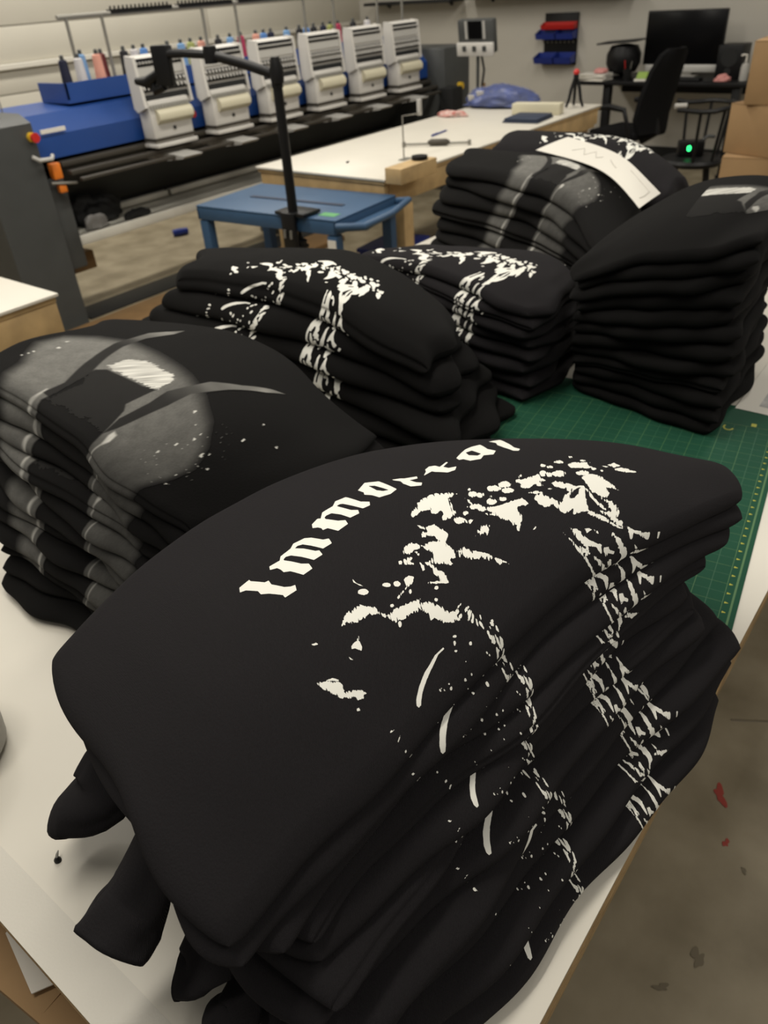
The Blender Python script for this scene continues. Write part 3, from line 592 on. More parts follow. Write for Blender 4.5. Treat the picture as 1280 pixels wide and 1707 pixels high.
nm.build('numerals', M_MATN, ct, smooth=False, fix=False)['kind'] = 'stuff'

# ---------------------------------------------------------------- small things on the front table
sc = thing('screw', 'small dark screw lying on the white table left of the front pile', 'screw', (0.133, 0.691, TZ + 0.004), 0.7)
MB().lathe([(0.0045, -0.004), (0.0045, -0.001), (0.002, 0.003)], n=12).build('screw_head', M_BLKM, sc)
MB().tube([(0, 0, 0.002), (0.004, 0, 0.004), (0.009, 0, 0.0045)], [0.002, 0.0018, 0.0006], 8).build('shank', M_STEEL, sc)
gc = thing('plastic_cup', 'grey rounded plastic cup at the left edge of the front table', 'cup', (0.128, 0.968, TZ))
MB().lathe([(0.07, 0.0), (0.084, 0.01), (0.088, 0.05), (0.086, 0.09), (0.070, 0.122), (0.04, 0.136), (0.012, 0.139)], n=32).build('body', M_GREYP, gc)
MB().lathe([(0.012, 0.139), (0.014, 0.146), (0.008, 0.150)], n=16).build('knob', M_GREYP, gc)
pp = thing('photo_print', 'white sheet with a grey printed picture beside the tall right pile', 'paper', (1.93, 0.235, TZ + 0.0022), 0.02)
MB().bx(-0.17, 0.17, -0.13, 0.13, 0.0, 0.001).build('sheet', M_PAPER, pp)
MB().bx(-0.135, 0.15, -0.115, 0.085, 0.001, 0.0013).build('picture', M_PAPERG, pp)
# ---------------------------------------------------------------- piles of folded shirts
def make_pile(key, n, seed, label_fn, group, wr=0.004, jit=0.010, jitu=0.012, shirt_kw=None, weights=None, res=(70, 30), fabric=None):
    lv = GR[key]
    st = Stack(lv, n, seed, wr, weights)
    out = []
    for k in range(n):
        kw = (shirt_kw or {}).get(k, {})
        s = Shirt(st, k, kw.get('jit', jit), kw.get('jitu', jitu), kw.get('du', (0, 0)), kw.get('dv', 0.0))
        V, F = s.mesh(*res)
        c = V.mean(0); c[2] = V[:, 2].min()
        o = link_mesh('folded_shirt', V - c, F, fabric or M_FABRIC, None, tuple(c), True)
        tag(o, label_fn(k, n), 'shirt', group)
        s.obj = o; s.org = c
        out.append(s)
    return st, out
GR = {'S1': GR_S1, 'S2': GR_S2, 'S3': GR_S3, 'S4': GR_S4, 'S5': GR_S5, 'S6': GR_S6, 'S7': GR_S7}
ORD = ['bottom', 'second', 'third', 'fourth', 'fifth', 'sixth', 'seventh', 'eighth', 'ninth', 'tenth', 'eleventh', 'twelfth', 'thirteenth', 'fourteenth', 'fifteenth', 'sixteenth']
def lab(desc, where, topdesc=None):
    def f(k, n):
        if k == n - 1: return topdesc or ('topmost %s %s' % (desc, where))
        if k == 0: return 'bottom %s %s' % (desc, where)
        if n - 1 - k < k: return '%s, %s from the top %s' % (desc, ORD[n - 1 - k], where)
        return '%s, %s from the bottom %s' % (desc, ORD[k], where)
    return f
st1, P1 = make_pile('S1', 11, 11, lab('black shirt with white ornament', 'of the front pile', 'black shirt lettered Immortal on top of the large front pile'), 'black printed shirts in the front pile', res=(110, 44), shirt_kw={9: {'du': (0, 0.005)}, 8: {'du': (0.03, -0.03)}, 7: {'du': (0.065, -0.06)}, 6: {'du': (0.06, -0.085)}, 5: {'du': (0.03, -0.09)}, 4: {'du': (0.02, -0.085)}, 3: {'du': (0.055, -0.03)}, 2: {'du': (0.04, 0.0)}, 1: {'du': (0.03, 0.0)}, 0: {'du': (0.02, -0.04)}}, weights=[1.5, 1.35, 1.3, 1.2, 1.1, 1.0, 1.0, 0.9, 0.95, 0.9, 1.0])
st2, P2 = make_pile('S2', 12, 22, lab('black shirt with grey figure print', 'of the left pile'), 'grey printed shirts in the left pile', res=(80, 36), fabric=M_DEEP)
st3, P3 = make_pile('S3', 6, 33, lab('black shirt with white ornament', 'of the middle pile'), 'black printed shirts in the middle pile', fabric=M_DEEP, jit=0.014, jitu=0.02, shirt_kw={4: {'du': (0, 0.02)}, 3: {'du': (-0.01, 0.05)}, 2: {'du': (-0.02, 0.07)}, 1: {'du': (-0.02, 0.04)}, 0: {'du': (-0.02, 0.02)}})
st4, P4 = make_pile('S4', 8, 44, lab('black shirt with white ornament', 'of the pile behind the middle one'), 'black printed shirts in the pile behind the middle one', shirt_kw={k: {'du': (-0.015, 0)} for k in range(8)})
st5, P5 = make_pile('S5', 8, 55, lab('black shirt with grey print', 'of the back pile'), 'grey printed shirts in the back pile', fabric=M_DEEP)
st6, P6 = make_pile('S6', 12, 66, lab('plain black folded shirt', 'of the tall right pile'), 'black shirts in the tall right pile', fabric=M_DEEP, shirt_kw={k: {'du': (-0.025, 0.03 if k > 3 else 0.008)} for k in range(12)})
st7, P7 = make_pile('S7', 4, 77, lab('black shirt with white ornament', 'of the farthest pile'), 'black shirts in the farthest pile')
# ---------------------------------------------------------------- prints: thin ink layers that follow the cloth
def poly_sd(poly, X, Y):
    """signed distance to a polygon (positive inside), metres"""
    P = np.array(poly, float) * 1e-4
    d2 = np.full(X.shape, 1e9); ins = np.zeros(X.shape, bool)
    n = len(P)
    for i in range(n):
        a = P[i]; b = P[(i + 1) % n]
        ex, ey = b - a
        wx = X - a[0]; wy = Y - a[1]
        t = np.clip((wx * ex + wy * ey) / max(1e-14, ex * ex + ey * ey), 0, 1)
        d2 = np.minimum(d2, (wx - ex * t) ** 2 + (wy - ey * t) ** 2)
        if ey != 0:
            c = (a[1] > Y) != (b[1] > Y)
            ins ^= c & (X < ex * (Y - a[1]) / ey + a[0])
    return np.where(ins, 1, -1) * np.sqrt(d2)
# the design goes on below the fold: dashes, a twisting chain and more foliage
LOWER = []
_r = random.Random(4)
for k in range(14):
    y = 250 - k * 110
    w_ = _r.uniform(20, 45)
    LOWER.append(([(3330 - w_, y - 8), (3330 + w_, y + 14), (3330 + w_, y + 24), (3330 - w_, y + 4)] if k % 3 == 1 else
                  [(3320 + _r.uniform(-30, 30) + 16 * math.cos(q * 1.05), y + 12 * math.sin(q * 1.05)) for q in range(6)], 0.3))
for k in range(64):
    y = 900 - k * 34
    xc = 5020 + 95 * math.sin(y / 210.0) + _r.uniform(-70, 70)
    L_ = _r.uniform(20, 75); w_ = _r.uniform(6, 20); a_ = 0.9 + 0.6 * math.sin(y / 210.0)
    ca, sa = math.cos(a_), math.sin(a_)
    LOWER.append(([(xc + p * ca - q * sa, y + p * sa + q * ca) for p, q in ((-L_, 0), (-L_ * .3, w_), (L_, w_ * .4), (L_ * .6, -w_), (-L_ * .5, -w_))], 0.9))
for k in range(26):
    x = _r.uniform(3700, 4900); y = _r.uniform(-1500, 250); w_ = _r.uniform(6, 16)
    LOWER.append(([(x + w_ * math.cos(q * 1.05), y + 1.4 * w_ * math.sin(q * 1.05)) for q in range(6)], 0.3))
for (p, rag) in list(ORNAMENT):
    ys = [q[1] for q in p]; xs = [q[0] for q in p]
    if min(xs) > 5900 and max(ys) < 900 and min(ys) > -150:
        for sh in (-820, -1560):
            LOWER.append(([(q[0] + 60 * (1 if sh < -1000 else -1), q[1] + sh) for q in p], rag))
for k in range(9):
    xq = 6500 + (k * 457) % 1150; yq = -330 - k * 150 + _r.uniform(-40, 40); sc_ = _r.uniform(0.5, 0.8); fl_ = -1 if k % 3 == 1 else 1
    LOWER.append(([(xq + fl_ * a_ * sc_, yq + b_ * sc_) for a_, b_ in ((-230, 40), (-120, 110), (60, 90), (250, 120), (235, 20), (180, -70), (110, -20), (40, -130), (-30, -20), (-140, -50))], 1.1))
for k in range(8):
    xq = 6750 + (k * 331) % 700; yq = -300 - k * 170
    LOWER.append(([(xq + a_, yq + b_) for a_, b_ in ((-60, 150), (40, 120), (110, 20), (120, -90), (40, -170), (60, -60), (30, 40))], 1.6))
# a second thinner brush streak further down
LOWER.append(([(3960, -260), (3900, -520), (3880, -900), (3840, -960), (3810, -900), (3840, -500), (3900, -280)], 0.2))
LOWER.append(([(4150, -1050), (4080, -1300), (4050, -1560), (4010, -1560), (4020, -1300), (4090, -1080)], 0.2))
def ink_white(X, Y, letters=False, lower=True, bold=0.0):
    F = np.full(X.shape, -1.0)
    x0, x1, y0, y1 = X.min(), X.max(), Y.min(), Y.max()
    def put(poly, rag, holes=()):
        P = np.array(poly) * 1e-4; m_ = 0.004
        a, b = P.min(0) - m_, P.max(0) + m_
        if b[0] < x0 or a[0] > x1 or b[1] < y0 or a[1] > y1: return
        sel = (X > a[0]) & (X < b[0]) & (Y > a[1]) & (Y < b[1])
        if not sel.any(): return
        xs, ys = X[sel], Y[sel]
        f = poly_sd(poly, xs, ys)
        for h in holes: f = np.minimum(f, -poly_sd(h, xs, ys))
        if rag:
            r = xs * 0.45 + ys; q = xs - ys * 0.45
            nz = vnoise(q * 420, r * 110, 3) * 0.6 + vnoise(q * 900, r * 300, 7) * 0.4 + vnoise(q * 160, r * 160, 9) * 0.35
            f = f + nz * (rag if not bold else min(rag, 1.2)) * 1e-3 - (rag > 3) * 0.0012 + bold
            if rag >= 0.8 and not bold:     # engraved strokes eat into the shapes
                cutn = vnoise(q * 760 + 3, r * 50, 13) * 0.75 + vnoise(q * 1300, r * 110, 14) * 0.5
                depth = np.clip(1 - f / (0.0035 + 0.0016 * rag), 0, 1)
                f = f + 0.0004 - 0.0085 * np.maximum(0, cutn - 0.62 + 0.38 * depth) * (0.6 + 0.25 * rag)
        F[sel] = np.maximum(F[sel], f)
    if letters:
        for o, hs in LETTERS: put(o, 0.0, hs)
    for p, rag in ORNAMENT: put(p, rag)
    if lower:
        for p, rag in LOWER: put(p, min(rag, 1.2))
    return F
def sm(t):
    t = np.clip(t, 0, 1); return t * t * (3 - 2 * t)
def ink_grey(X, Y):
    sd = lambda k: poly_sd(FIG[k], X, Y)
    nz = vnoise(X * 60, Y * 60, 1) * 0.5 + vnoise(X * 400, Y * 400, 2) * 0.5
    g = sm(sd('G') / 0.035 + 0.12)
    v = (0.075 + 0.06 * sm((Y - 0.02) / 0.05)) * g * (0.85 + 0.22 * nz) * (0.75 + 0.5 * sm((X - 0.2) / 0.5))
    for k in ('K', 'R1', 'R2'):
        v = v * (1 - 0.96 * sm(sd(k) / 0.004 + 0.5))
    for k, y0, y1, xs in (('R1', 0.24, 0.34, 1), ('R2', 0.16, 0.30, 1)):
        s_ = sd(k); m_ = sm(s_ / 0.003 + 0.4)
        v = v + m_ * (0.004 + 0.20 * sm((Y - y0) / (y1 - y0))) * (0.85 + 0.25 * vnoise(X * 30, Y * 60, 5))
    for k in ('H1', 'H2'):
        v = v + 0.46 * sm(sd(k) / 0.007 - 0.35) * (0.55 + 0.45 * vnoise(X * 130, Y * 40, 6))
    w_ = sd('W') + 0.004 * vnoise((X * 0.8 + Y) * 420, (X - Y) * 50, 8)
    v = np.maximum(v, 0.66 * sm(w_ / 0.0025) * (0.78 + 0.3 * vnoise((X * .8 + Y) * 300, (X - Y) * 20, 12)))
    for i, (x, y) in enumerate(FIG['SP']):
        r = 0.0016 + 0.0016 * ((i * 7) % 5) / 4
        d = np.hypot(X - x * 1e-4, Y - y * 1e-4) + 0.0012 * vnoise(X * 600, Y * 600, i)
        v = np.maximum(v, 0.55 * sm((r - d) / 0.0012 + 0.5))
    sp = vnoise(X * 330, Y * 330, 21)
    v = np.maximum(v, 0.35 * sm((sp - 0.86) / 0.06) * sm(1.2 - np.abs(np.hypot(X - 0.25, Y - 0.10)) / 0.09))
    return np.clip(v, 0, 1)
def link_np(name, V, F, mt, parent=None, loc=None, smooth=True):
    me = bpy.data.meshes.new(name)
    k = F.shape[1]
    me.vertices.add(len(V)); me.vertices.foreach_set('co', np.ascontiguousarray(V, dtype=np.float32).ravel())
    me.loops.add(F.size); me.loops.foreach_set('vertex_index', np.ascontiguousarray(F, dtype=np.int32).ravel())
    me.polygons.add(len(F)); me.polygons.foreach_set('loop_start', np.arange(0, F.size, k, dtype=np.int32))
    me.polygons.foreach_set('use_smooth', np.full(len(F), smooth))
    me.materials.append(mt); me.update(calc_edges=True)
    o = bpy.data.objects.new(name, me); COL.objects.link(o)
    if parent is not None: o.parent = parent
    if loc is not None: o.location = loc
    return o
def print_white(s, x0, x1, y0, y1, step, letters=False, tf=lambda X, Y: (X, Y), off=0.0004, lower=True, bold=0.0):
    xs = np.arange(x0, x1, step); ys = np.arange(y0, y1, step)
    X, Y = np.meshgrid(xs, ys, indexing='ij')
    U, W = tf(X, Y)
    F = ink_white(U, W, letters, lower, bold)
    a = np.stack([X, Y], -1)
    T = []
    for tri in (((0, 0), (1, 0), (1, 1)), ((0, 0), (1, 1), (0, 1))):
        sl = lambda d, A: A[d[0]:A.shape[0] - 1 + d[0], d[1]:A.shape[1] - 1 + d[1]]
        p = [sl(d, a).reshape(-1, 2) for d in tri]; f = [sl(d, F).ravel() for d in tri]
        c = sum((q > 0).astype(int) for q in f)
        m3 = c == 3
        T.append(np.stack([q[m3] for q in p], 1))
        for i in range(3):
            j, k = (i + 1) % 3, (i + 2) % 3
            cut = lambda A, B, fa, fb: A + (B - A) * (fa / (fa - fb))[:, None]
            m1 = (c == 1) & (f[i] > 0)
            if m1.any():
                T.append(np.stack([p[i][m1], cut(p[i][m1], p[j][m1], f[i][m1], f[j][m1]), cut(p[i][m1], p[k][m1], f[i][m1], f[k][m1])], 1))
            m2 = (c == 2) & (f[i] <= 0)
            if m2.any():
                cj = cut(p[i][m2], p[j][m2], f[i][m2], f[j][m2]); ck = cut(p[i][m2], p[k][m2], f[i][m2], f[k][m2])
                T.append(np.stack([cj, p[j][m2], p[k][m2]], 1)); T.append(np.stack([cj, p[k][m2], ck], 1))
    T = np.concatenate(T) if T else np.zeros((0, 3, 2))
    if not len(T): return None
    q = np.round(T.reshape(-1, 2) * 1e6).astype(np.int64)
    key, inv = np.unique(q[:, 0] * 4000003 + q[:, 1], return_inverse=True)
    first = np.zeros(len(key), int); first[inv] = np.arange(len(inv))
    pts = T.reshape(-1, 2)[first]
    V = s.SN(pts[:, 0], pts[:, 1], off)
    Fc = inv.reshape(-1, 3)
    if s.flip(): Fc = Fc[:, ::-1]
    o = link_np('print', V - s.org, Fc, M_INK, s.obj); o['kind'] = 'stuff'; return o
def print_grey(s, x0, x1, y0, y1, step, tf=lambda X, Y: (X, Y), off=0.0004):
    xs = np.arange(x0, x1, step); ys = np.arange(y0, y1, step)
    X, Y = np.meshgrid(xs, ys, indexing='ij')
    U, W = tf(X, Y)
    I = ink_grey(U, W)
    n, k = I.shape
    cell = np.maximum(np.maximum(I[:-1, :-1], I[1:, :-1]), np.maximum(I[:-1, 1:], I[1:, 1:])) > 0.004
    id_ = np.arange(n * k).reshape(n, k)
    Q = np.stack([id_[:-1, :-1], id_[1:, :-1], id_[1:, 1:], id_[:-1, 1:]], -1)[cell]
    if not len(Q): return None
    used, inv = np.unique(Q, return_inverse=True)
    Fc = inv.reshape(-1, 4)
    V = s.SN(X.ravel()[used], Y.ravel()[used], off)
    if s.flip(): Fc = Fc[:, ::-1]
    o = link_np('print', V - s.org, Fc, M_INKG, s.obj)
    o['kind'] = 'stuff'
    val = I.ravel()[used]
    base = np.array([0.0105, 0.0100, 0.0098])
    col = base + val[:, None] * (np.array([1.0, 0.98, 0.90]) - base)
    at = o.data.color_attributes.new('ink', 'FLOAT_COLOR', 'POINT')
    at.data.foreach_set('color', np.ascontiguousarray(np.c_[col, np.ones(len(col))], dtype=np.float32).ravel())
    return o
# front pile: the top shirt shows everything, the others only what wraps round the fold
print_white(P1[-1], 0.26, 0.83, -0.02, 0.385, 0.0008, letters=True)
_r = random.Random(8)
for k, s in enumerate(P1[:-1]):
    dy = _r.uniform(0.0, 0.05) - (0.02 if k % 3 == 1 else 0); dx = _r.uniform(-0.012, 0.012) + 0.08 * max(0, 8 - k) / 8
    print_white(s, 0.26, 0.85, -s.a, s.a + 0.012, 0.0013, tf=lambda X, Y, dx=dx, dy=dy: (X + dx, Y + dy))
for k, s in enumerate(P2):
    if k < 2: continue
    top = k == len(P2) - 1
    dy = 0 if top else _r.uniform(-0.03, 0.02); dx = 0 if top else _r.uniform(-0.02, 0.02)
    print_grey(s, 0.05, 0.785, -s.a if not top else -0.02, 0.40 if top else s.a + 0.012, 0.0022, tf=lambda X, Y, dx=dx, dy=dy: (X + dx, Y + dy))
for k, s in enumerate(P3):
    top = k == len(P3) - 1
    dy = 0.03 if top else _r.uniform(0.0, 0.06); dx = _r.uniform(-0.02, 0.02)
    print_white(s, 0.15, 0.86, -s.a, s.a + (0.2 if top else 0.012), 0.0024, tf=lambda X, Y, dx=dx, dy=dy: (1.03 - X + dx, Y + dy), bold=0.0016)
for k, s in enumerate(P4):
    top = k == len(P4) - 1
    dy = 0.02 if top else _r.uniform(0.0, 0.06)
    print_white(s, 0.1, 0.66, -s.a, s.a + (0.2 if top else 0.012), 0.0024, tf=lambda X, Y, dy=dy: (0.95 - X, Y + dy), bold=0.0014)
for k, s in enumerate(P5):
    top = k == len(P5) - 1
    dy = 0.0 if top else _r.uniform(-0.03, 0.02)
    print_grey(s, 0.05, 0.85, -s.a, 0.33 if top else s.a + 0.012, 0.0035, tf=lambda X, Y, dy=dy: (X - 0.02, Y + dy))
print_grey(P6[-1], 0.01, 0.20, 0.16, 0.5, 0.003, tf=lambda X, Y: (X + 0.34, Y - 0.13))
print_white(P7[-1], 0.05, 0.8, 0.05, 0.35, 0.003, tf=lambda X, Y: (1.05 - X, Y - 0.02), bold=0.001)
# ---------------------------------------------------------------- sleeves and loose edges at the near end of the front pile
def sleeve(s, pts, radii, flat=0.6, up=(0, 0, 1), n=28, seed=1, inner=0.06, name='sleeve', closed=False):
    """open-ended cloth tube: outer skin, rolled lip and dark inside; pts in world space, last point is the open end"""
    P = [Vector(p) for p in pts]
    # resample
    Q = []; R = []
    m_ = 8
    for i in range(len(P) - 1):
        for k in range(m_):
            t = k / m_
            p0, p1, p2, p3 = P[max(i - 1, 0)], P[i], P[i + 1], P[min(i + 2, len(P) - 1)]
            Q.append(0.5 * ((2 * p1) + (p2 - p0) * t + (2 * p0 - 5 * p1 + 4 * p2 - p3) * t * t + (3 * p1 - p0 - 3 * p2 + p3) * t ** 3))
            R.append(radii[i] * (1 - t) + radii[i + 1] * t)
    Q.append(P[-1]); R.append(radii[-1])
    rings = [(Q[i], R[i]) for i in range(len(Q))]
    d = (Q[-1] - Q[-2]).normalized()
    rings += [(Q[-1] + d * 0.004, R[-1] * 0.97), (Q[-1] + d * 0.004, R[-1] * 0.90), (Q[-1] - d * 0.003, R[-1] * 0.84), (Q[-1] - d * inner * 0.5, R[-1] * 0.80), (Q[-1] - d * inner, R[-1] * 0.5)]
    if closed:
        rings = rings[:len(Q)] + [(Q[-1] + d * R[-1] * 0.9 * math.sin(w_), R[-1] * max(0.02, math.cos(w_))) for w_ in (0.3, 0.6, 0.9, 1.15, 1.35, 1.5)]
    V = []; F = []
    for i, (p, r) in enumerate(rings):
        if i < len(Q):
            t = (Q[min(i + 1, len(Q) - 1)] - Q[max(i - 1, 0)]).normalized()
        else:
            t = d
        a = Vector(up).cross(t).normalized(); b = t.cross(a)
        for k in range(n):
            w = 2 * math.pi * k / n
            wob = 1 + 0.07 * math.sin(3 * w + i * 0.15 + seed) + 0.04 * math.sin(5 * w - i * 0.3 + seed * 2)
            V.append(p + a * (math.cos(w) * r * wob) + b * (math.sin(w) * r * flat * wob))
    for i in range(len(rings) - 1):
        for k in range(n):
            k2 = (k + 1) % n
            F.append((i * n + k, i * n + k2, (i + 1) * n + k2, (i + 1) * n + k))
    F.append(tuple(range(n - 1, -1, -1))); F.append(tuple((len(rings) - 1) * n + k for k in range(n)))
    o = Vector(s.org)
    return link_mesh(name, [v - o for v in V], F, M_FABRIC, s.obj, None, True)
SLEEVES_HERE = True
# sleeve ends that stick out of the front pile
sleeve(P1[8], [(0.189, 0.462, 1.072), (0.14, 0.466, 1.015), (0.116, 0.466, 1.0), (0.095, 0.462, 0.988)], [0.026, 0.037, 0.041, 0.043], 0.6, seed=1, closed=False)
sleeve(P1[4], [(0.235, 0.664, 0.973), (0.199, 0.65, 0.945), (0.183, 0.675, 0.925)], [0.034, 0.047, 0.05], 0.5, seed=3, closed=True)
sleeve(P1[3], [(0.195, 0.426, 0.959), (0.145, 0.411, 0.92), (0.131, 0.424, 0.91)], [0.02, 0.028, 0.026], 0.5, seed=4, closed=False)
sleeve(P1[1], [(0.195, 0.386, 0.901), (0.142, 0.361, 0.89), (0.132, 0.373, 0.886)], [0.012, 0.026, 0.024], 0.5, seed=5, closed=True)
SHEET = [[(2.577, 1.355, 1.222), (2.391, 1.074, 1.228), (2.21, 0.896, 1.222), (2.082, 0.778, 1.195)], [(2.644, 1.329, 1.235), (2.462, 1.068, 1.24), (2.253, 0.884, 1.232), (2.143, 0.774, 1.202)], [(2.726, 1.309, 1.242), (2.518, 1.053, 1.245), (2.323, 0.883, 1.235), (2.23, 0.778, 1.202)]]

g_ = np.array(SHEET).transpose(1, 0, 2)
def sheet_pts(u, v):
    return np.einsum('ni,nj,ijk->nk', spline_w(u, g_.shape[0]), spline_w(v, g_.shape[1]), g_)
U_, V_2 = np.meshgrid(np.linspace(0, 1, 24), np.linspace(0, 1, 10), indexing='ij')
pt = sheet_pts(U_.ravel(), V_2.ravel()); c_ = pt.mean(0)
I_ = np.arange(240).reshape(24, 10)
Ft = np.stack([I_[:-1, :-1], I_[1:, :-1], I_[1:, 1:], I_[:-1, 1:]], -1).reshape(-1, 4)
bot = pt - np.array([0, 0, 0.0012])
per = list(I_[:, 0]) + list(I_[-1, 1:]) + list(I_[-2::-1, -1]) + list(I_[0, -2:0:-1])
side = [(per[i], per[i] + 240, per[(i + 1) % len(per)] + 240, per[(i + 1) % len(per)]) for i in range(len(per))]
so = link_mesh('paper_sheet', np.r_[pt, bot] - c_, [tuple(f) for f in Ft] + [tuple(f[::-1] + 240) for f in Ft] + side, M_PAPER, None, tuple(c_), True, angle=0.7)
tag(so, 'curved white paper sheet lying on top of the back piles', 'paper')
def scribble(pts, r=0.0016):
    q = np.array(pts); w = sheet_pts(q[:, 0], q[:, 1]) + np.array([0, 0, 0.0008]) - c_
    MB().tube([tuple(x) for x in w], r, 5, flat=0.4).build('pencil_line', M_PAPERL, so)
scribble([(0.16, 0.35), (0.20, 0.6), (0.25, 0.3), (0.28, 0.62), (0.33, 0.35), (0.36, 0.5)])
scribble([(0.42, 0.55), (0.47, 0.45), (0.52, 0.4)])
scribble([(0.62, 0.75), (0.78, 0.72), (0.92, 0.7)])
scribble([(0.92, 0.7), (0.93, 0.45), (0.92, 0.25)])
# ---------------------------------------------------------------- embroidery machine along the left wall
em = thing('embroidery_machine', 'long blue and grey embroidery machine with six white sewing heads', 'machine', (4.7, 4.9, 0))
def mp(name, mb, mt, smooth=True, root=em): return part(name, mb, mt, root, smooth)
def sub(name, mb, mt, par, root=em, smooth=True):
    o = part(name, mb, mt, root, smooth)
    o.parent = par
    return o
# end cabinets
lc = mp('end_cabinet', MB().prism([(4.56, 0), (5.3, 0), (5.3, 1.235), (4.66, 1.235), (4.56, 1.19)], 2.20, 2.555, 'x'), M_DGREY)
sub('side_box', MB().bx(2.556, 2.70, 4.62, 5.2, 0.33, 0.86, bev=0.012), M_DGREY, lc)
sub('stop_button_base', MB().cyl((2.53, 4.56, 1.12), (2.53, 4.535, 1.12), 0.026), M_YEL, lc)
sub('stop_button', MB().cyl((2.53, 4.535, 1.12), (2.53, 4.505, 1.12), 0.020, 0.026), M_RED, lc)
sub('latch', MB().tube([(2.50, 4.55, 1.02), (2.52, 4.52, 1.0), (2.60, 4.52, 0.995), (2.62, 4.54, 1.01)], 0.012, 8), M_SILV, lc)
sub('safety_clip', MB().bx(2.60, 2.66, 4.55, 4.60, 0.875, 0.965, bev=0.008), M_ORANGE, lc)
sub('safety_clip', MB().bx(2.62, 2.67, 4.56, 4.60, 0.795, 0.845, bev=0.008), M_ORANGE, lc)
sub('clip_pin', MB().tube([(2.58, 4.57, 0.86), (2.64, 4.56, 0.85), (2.74, 4.56, 0.835)], 0.009, 8), M_STEEL, lc)
sub('spool_hook', MB().tube([(2.30, 4.72, 1.235), (2.30, 4.72, 1.30), (2.27, 4.72, 1.335), (2.24, 4.72, 1.31), (2.24, 4.72, 1.28)], 0.010, 8), M_STEEL, lc)
for x in (2.47, 2.60):
    sub('thin_pin', MB().cyl((x, 4.92, 1.2), (x, 4.92, 1.31), 0.004, n=6), M_STEEL, lc)
rc = mp('end_cabinet', MB().bx(6.62, 7.05, 4.45, 5.25, 0.0, 1.205, bev=0.015), M_DGREY)
sub('side_box', MB().bx(6.52, 6.70, 4.30, 4.45, 0.30, 0.90, bev=0.012), M_DARK, rc)
sub('stop_button', MB().cyl((6.86, 4.45, 0.88), (6.86, 4.41, 0.88), 0.03), M_YEL, rc)
# blue beam
bm_ = mp('beam', MB().prism([(4.64, 0.975), (4.64, 1.10), (4.74, 1.205), (5.15, 1.225), (5.15, 0.96)], 2.556, 6.618, 'x'), M_BLUE)
sub('label_bar', MB().box((2.72, 4.63, 1.125), (0.165, 0.008, 0.022), ry=0.0), M_PAPER, bm_)
for k in range(5):
    x = 3.86 - 0.06 + 0.525 * k
    if k in (0, 4): sub('red_badge', MB().cyl((x, 4.642, 1.06), (x, 4.634, 1.06), 0.022), M_RED, bm_)
    if k in (1, 3): sub('notice_plate', MB().bx(x - 0.03, x + 0.03, 4.634, 4.64, 1.07, 1.14), M_PAPER, bm_)
tr_ = mp('thread_tray', MB().bx(2.98, 6.5, 4.80, 5.10, 1.225, 1.245).bx(2.98, 6.5, 4.80, 4.815, 1.245, 1.335).bx(2.98, 2.995, 4.80, 5.10, 1.245, 1.335).bx(2.98, 6.5, 5.085, 5.10, 1.245, 1.30), M_BLUE, False)
# thread rack
rk = mp('thread_rack', MB().tube([(3.14, 4.95, 1.668), (6.85, 4.95, 1.668)], 0.013, 8), M_STEEL)
for x in (3.20, 3.46, 4.30, 4.62, 5.36, 5.72, 6.31, 6.68):
    sub('rack_post', MB().cyl((x, 4.95, 1.24), (x, 4.95, 1.668), 0.011, n=10), M_STEEL, rk)
for k in range(6):
    x0 = 3.53 + 0.56 * k
    mb = MB().bx(x0, x0 + 0.50, 4.935, 4.985, 1.664, 1.688)
    for i in range(15):
        mb.tube([(x0 + 0.015 + i * 0.033, 4.96, 1.685), (x0 + 0.015 + i * 0.033, 4.955, 1.705)], 0.006, 6)
    sub('guide_comb', mb, M_BLACK, rk)
